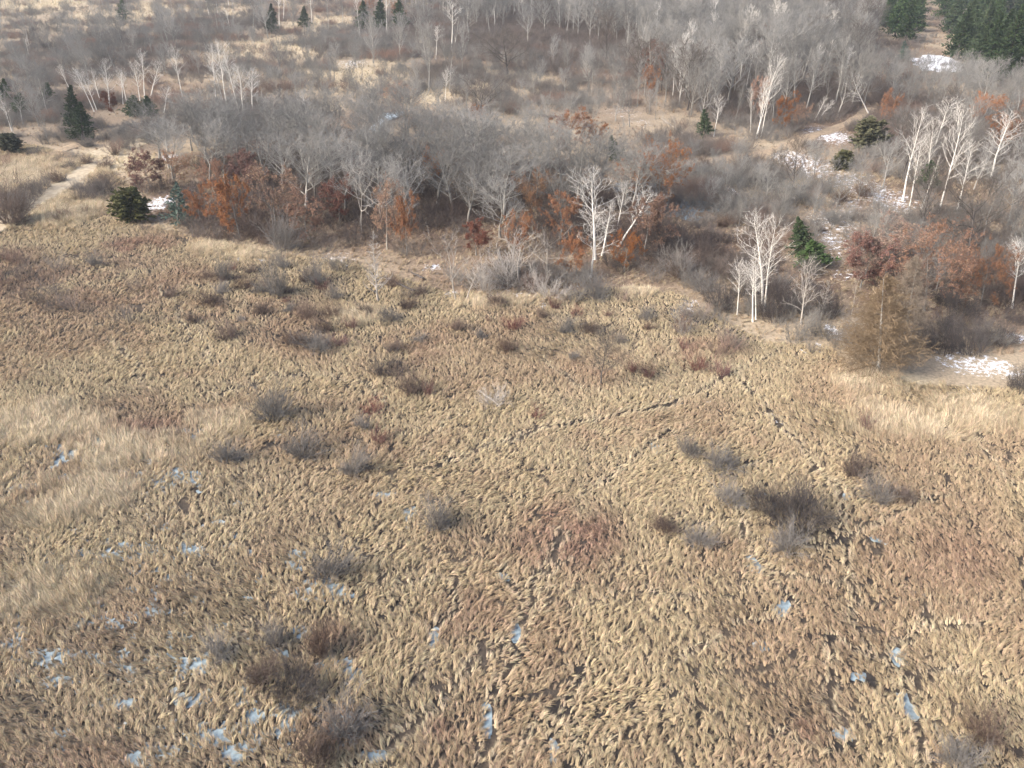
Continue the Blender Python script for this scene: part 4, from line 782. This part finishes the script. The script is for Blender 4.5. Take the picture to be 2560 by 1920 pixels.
# ------------------------------------------------------------------ shrubs
SH = {'sgrey': ('willow_shrub', 'grey twiggy shrub'), 'sbrown': ('brown_shrub', 'brown twiggy shrub'), 'sred': ('dogwood_shrub', 'red stemmed shrub'), 'spale': ('pale_shrub', 'pale twiggy shrub'), 'sdark': ('dark_shrub', 'dark leafless shrub'), 'tangle': ('dark_shrub', 'dark tangled shrub')}
def sh(kind, label, cx, by, ty, w, group=None):
    ty = by - (by - ty) * (.5 if kind == 'tangle' else .68 if by > 800 else 1)
    hero(kind, SH[kind][0], 'shrub', label, cx, by, cx, ty, wpx=w, group=group)
for r in [('sgrey', 'tall grey shrub above the curved deer trail, beside a small ice patch', 680, 1050, 942, 130), ('sgrey', 'grey shrub standing at the pale straw grass', 565, 1152, 1074, 110), ('sgrey', 'wide grey shrub between two grey shrubs in the sedge', 755, 1140, 1066, 150),
          ('sgrey', 'grey shrub with dark hollow beside the red dogwood', 880, 1186, 1112, 120), ('sgrey', 'lone rounded grey shrub in the open sedge', 1090, 1318, 1226, 120), ('sgrey', 'lone grey shrub beside small white ice spots', 820, 1440, 1340, 150),
          ('sgrey', 'grey shrub at the upper end of the crack through the sedge', 1722, 1140, 1070, 84), ('sgrey', 'low wide grey shrub next to the crack through the sedge', 1808, 1170, 1106, 160), ('tangle', 'dark tangled shrub, largest of the sedge', 1990, 1318, 1190, 210), ('tangle', 'dark tangle joined to the upper side of the largest one', 1920, 1270, 1200, 130),
          ('sgrey', 'grey shrub hanging below the large dark tangle', 1968, 1376, 1306, 130), ('sgrey', 'neat grey shrub beside a small brown one', 1746, 1362, 1290, 110), ('sbrown', 'small brown shrub beside the neat grey one', 1660, 1330, 1270, 84),
          ('sgrey', 'low grey shrub joined to the large dark tangle', 1826, 1256, 1190, 120), ('sbrown', 'brown shrub beyond the crack from the dark tangle', 2130, 1190, 1128, 110), ('sgrey', 'grey brown shrub below the crack beside the dark tangle', 2200, 1256, 1180, 120), ('sbrown', 'low brown shrub at the tip of the grey one past the crack', 2260, 1250, 1204, 80),
          ('tangle', 'dark ragged shrub over the ice pools', 730, 1740, 1650, 170), ('sbrown', 'brown shrub among the ice pools', 650, 1700, 1632, 120), ('sbrown', 'tall brown shrub beside the ice pool sliver', 800, 1640, 1545, 110), ('sgrey', 'grey brown shrub over the lowest ice pools', 860, 1830, 1740, 170),
          ('sbrown', 'rust brown shrub by the lowest ice pools', 790, 1900, 1800, 150), ('sgrey', 'thin grey shrub before a rusty grass patch', 545, 1640, 1560, 110), ('sgrey', 'grey shrub on the rust red grass', 2390, 1915, 1820, 150), ('sbrown', 'rust brown shrub on the rust red grass', 2460, 1850, 1770, 130), ('sgrey', 'thin grey shrub at the pools of the pale bay', 690, 1610, 1530, 120),
          ('sdark', 'dark purple brown shrub beside the red tipped one', 965, 935, 876, 110), ('sbrown', 'brown shrub below the dark purple one', 1035, 985, 918, 110), ('sred', 'red shrub at the tip of the brown one', 1070, 990, 930, 44), ('sgrey', 'long grey shrub in the brushy strip', 790, 876, 820, 110),
          ('sbrown', 'purple brown shrub in the brushy strip', 730, 862, 808, 90), ('sbrown', 'small purple brown shrub by the field', 570, 845, 800, 80), ('sbrown', 'small brown shrub on the smooth field', 485, 806, 776, 60), ('sbrown', 'tiny brown shrub at the field edge', 425, 745, 722, 50),
          ('sgrey', 'grey shrub alone on the reddish field rim', 236, 664, 628, 56), ('sgrey', 'grey shrub below the blue snow scraps', 690, 738, 660, 100), ('sgrey', 'grey shrub with white twigs near the pale snag', 790, 712, 660, 90), ('sgrey', 'small grey shrub beside the snow scraps', 560, 700, 650, 60),
          ('sred', 'crimson shrub above the grey one with dark hollow', 925, 1036, 984, 84), ('sred', 'crimson shrub next to the grey one with dark hollow', 948, 1108, 1054, 70), ('sgrey', 'narrow grey shrub between the two crimson ones', 905, 1072, 1020, 56), ('sred', 'bright red shrub where the trail leaves the trees', 1808, 940, 880, 90),
          ('sred', 'red shrub beside the bright red one by the trail', 1742, 925, 870, 90), ('sred', 'red shrub near the lone airy sapling', 1580, 930, 890, 60), ('sred', 'small red shrub below the lone airy sapling', 1622, 946, 900, 60), ('sred', 'red shrub by the pale grass bay past the trail', 2165, 1074, 1020, 60),
          ('sred', 'faint red shrub by the main deer trail', 1345, 1044, 1014, 60), ('sred', 'red shrub under the trail birch clump', 1700, 830, 780, 70), ('sgrey', 'fan shaped light grey shrub in front of the russet oaks', 705, 625, 538, 120), ('spale', 'pale brush pile fan at the foot of the gnarled tree', 1285, 712, 630, 190),
          ('spale', 'pale low brush next to the gnarled tree', 1372, 744, 688, 130), ('spale', 'pale broken brush by the white skeleton', 1215, 730, 660, 110), ('spale', 'bleached tangle of a fallen bush in the open sedge', 1230, 1012, 962, 100), ('sgrey', 'grey twig haze at the foot of the brightest birch', 1490, 748, 690, 120),
          ('sdark', 'dark purple thicket below the russet oaks', 2350, 880, 776, 130), ('sdark', 'dark upright thicket joined to the purple one', 2420, 880, 776, 140), ('sdark', 'dark thicket shrub above the snowy grass', 2490, 860, 790, 120), ('sdark', 'dark shrub at the rim of the snowy grass', 2545, 975, 885, 90),
          ('sgrey', 'pale grey dome shrub near the trail birches', 1700, 690, 630, 120), ('sdark', 'dark shrub in the hollow beside the tilting birch', 1680, 640, 560, 140), ('sdark', 'dark shrub at the foot of the spindly birch', 1800, 770, 710, 120), ('sdark', 'dark shrub under the birch clump by the trail', 1935, 800, 720, 120), ('sdark', 'dark shrub beside the broom shaped dead tree', 2070, 790, 720, 100),
          ('sbrown', 'brown dome of brush on the straw meadow rim', 30, 560, 470, 120)]:
    sh(*r)
def shrubs(poly, n, mind, kinds, hr, label, group, seed):
    rng = np.random.default_rng(seed)
    for c in scatter(poly, n, mind, rng, allt):
        kd = kinds[rng.integers(len(kinds))]; v = int(rng.integers(8)); _, ph, pw = PROTO[kd][v % len(PROTO[kd])]; s = rng.uniform(*hr) / ph
        e = copy_thing(kd, v, SH[kd][0], (c[0], c[1], float(ground_z(c[:1], c[1:])[0]) - .03), s * rng.uniform(.9, 1.5), s, rng.random() * 6.28)
        tag(e, label[kd], 'shrub', group + ', ' + SH[kd][1])
shrubs([(520, 640), (900, 680), (1130, 760), (1500, 760), (1700, 800), (1720, 900), (1400, 900), (900, 880), (560, 800), (460, 700)], 46, 2.2, ['sgrey', 'sbrown', 'sbrown', 'sred'], (.6, 1.3),
       {'sgrey': 'small grey shrub in the brushy strip along the stand', 'sbrown': 'small brown shrub in the brushy strip along the stand', 'sred': 'small red shrub in the brushy strip along the stand'}, 'brushy strip', 81)
shrubs([(0, 330), (240, 320), (360, 400), (320, 540), (180, 480), (60, 400)], 14, 2.5, ['sgrey', 'sbrown'], (.8, 1.6), {'sgrey': 'low grey shrub around the straw meadow', 'sbrown': 'low brown shrub around the straw meadow'}, 'meadow rim', 82)
shrubs([(1600, 560), (1860, 560), (2060, 640), (2080, 760), (1900, 800), (1640, 700)], 26, 2.4, ['sgrey', 'sdark', 'sbrown'], (1, 2), {'sgrey': 'grey shrub in the hollow around the trail birches', 'sdark': 'dark shrub in the hollow around the trail birches', 'sbrown': 'brown shrub in the hollow around the trail birches'}, 'trail hollow', 83)
shrubs([(1680, 420), (1900, 400), (2180, 500), (2100, 600), (1800, 540)], 20, 2.8, ['sgrey', 'sbrown'], (1, 2.2), {'sgrey': 'grey shrub on the slope below the upper path', 'sbrown': 'brown shrub on the slope below the upper path'}, 'slope below the path', 84)
shrubs([(2200, 620), (2560, 660), (2600, 840), (2300, 820)], 16, 2.6, ['sdark', 'sbrown'], (1.2, 2.4), {'sdark': 'dark shrub beneath the wide russet oak', 'sbrown': 'brown shrub beneath the wide russet oak'}, 'beneath the russet oak', 85)
shrubs([(0, 60), (480, 30), (500, 200), (200, 240), (0, 240)], 30, 4, ['sgrey', 'sbrown', 'sdark'], (1.5, 3), {'sgrey': 'grey bush on the far clearing', 'sbrown': 'brown bush on the far clearing', 'sdark': 'dark bush on the far clearing'}, 'far clearing bushes', 86)
# ------------------------------------------------------------------ fallen logs
def log(label, a, b, r, mt, stubs, seed):
    rng = np.random.default_rng(seed); A, Bq = G(*a), G(*b); z = float(ground_z(A[:1], A[1:])[0])
    L = np.hypot(*(Bq - A)); k = 7; t = np.linspace(0, 1, k)
    P = np.stack([t * L, rng.normal(0, .03, k), .22 + r * .6 + rng.normal(0, .02, k)], 1)[None]; R = (r * (1 - .5 * t))[None]
    e = bpy.data.objects.new('fallen_log', None); COL.objects.link(e); e.location = (A[0], A[1], z); e.rotation_euler = (0, 0, math.atan2(*(Bq - A)[::-1])); tag(e, label, 'log')
    v, q = tubes(P, R, 7); o = bpy.data.objects.new('trunk', build_mesh('trunk', v, q, [mt], smooth=True)); COL.objects.link(o); o.parent = e
    if stubs:
        P1, R1 = kids(P, R, stubs, .35, 1, 48, 12, .28, lambda t: 1.1 - .5 * t, 4, .25, .1, .5, .02, rng); P2, R2 = kids(P1, R1, 4, .2, 1, 40, 12, .5, lambda t: 1.1 - .4 * t, 3, .2, .12, .7, .012, rng)
        v, q, _, _ = merge([(*tubes(P1, R1, 4), 0, None), (*tubes(P2, R2, 3), 0, None)]); o = bpy.data.objects.new('branches', build_mesh('branches', v, q, [mt])); COL.objects.link(o); o.parent = e
log('grey fallen log in the grass beside the pale snag', (1035, 735), (962, 700), .13, M['dbark'], 3, 1)
log('dark fallen log near the forked dead tree', (1060, 705), (1028, 688), .14, M['dbark'], 0, 2)
log('white fallen birch with branches lying across the brush', (1722, 352), (1652, 302), .09, M['dead'], 14, 3)
log('pale fallen branch beside the brightest birch', (1440, 700), (1478, 690), .07, M['dead'], 4, 4)
log('bleached fallen branch in the open sedge', (1245, 1020), (1200, 985), .05, M['dead'], 12, 5)
log('thin white fallen stem above the upper path', (1960, 245), (1985, 240), .1, M['birch'], 0, 6)

# ------------------------------------------------------------------ the hazy winter air
hx = 1500
hm = bpy.data.materials.new('haze'); hm.use_nodes = True; hn = hm.node_tree.nodes; hn.remove(hn['Principled BSDF'])
pv = hn.new('ShaderNodeVolumePrincipled'); pv.inputs['Color'].default_value = (.80, .89, 1, 1); pv.inputs['Density'].default_value = .0002; pv.inputs['Anisotropy'].default_value = .2
hm.node_tree.links.new(pv.outputs[0], hn['Material Output'].inputs['Volume'])
hv = np.array([(sx * 4700, sy * 4700, z) for z in (-1.6, 36) for sy in (-1, 1) for sx in (-1, 1)], float)
ho = bpy.data.objects.new('haze', build_mesh('haze', hv, [(0, 2, 3, 1), (4, 5, 7, 6), (0, 1, 5, 4), (2, 6, 7, 3), (0, 4, 6, 2), (1, 3, 7, 5)], [hm])); COL.objects.link(ho); ho['kind'] = 'stuff'
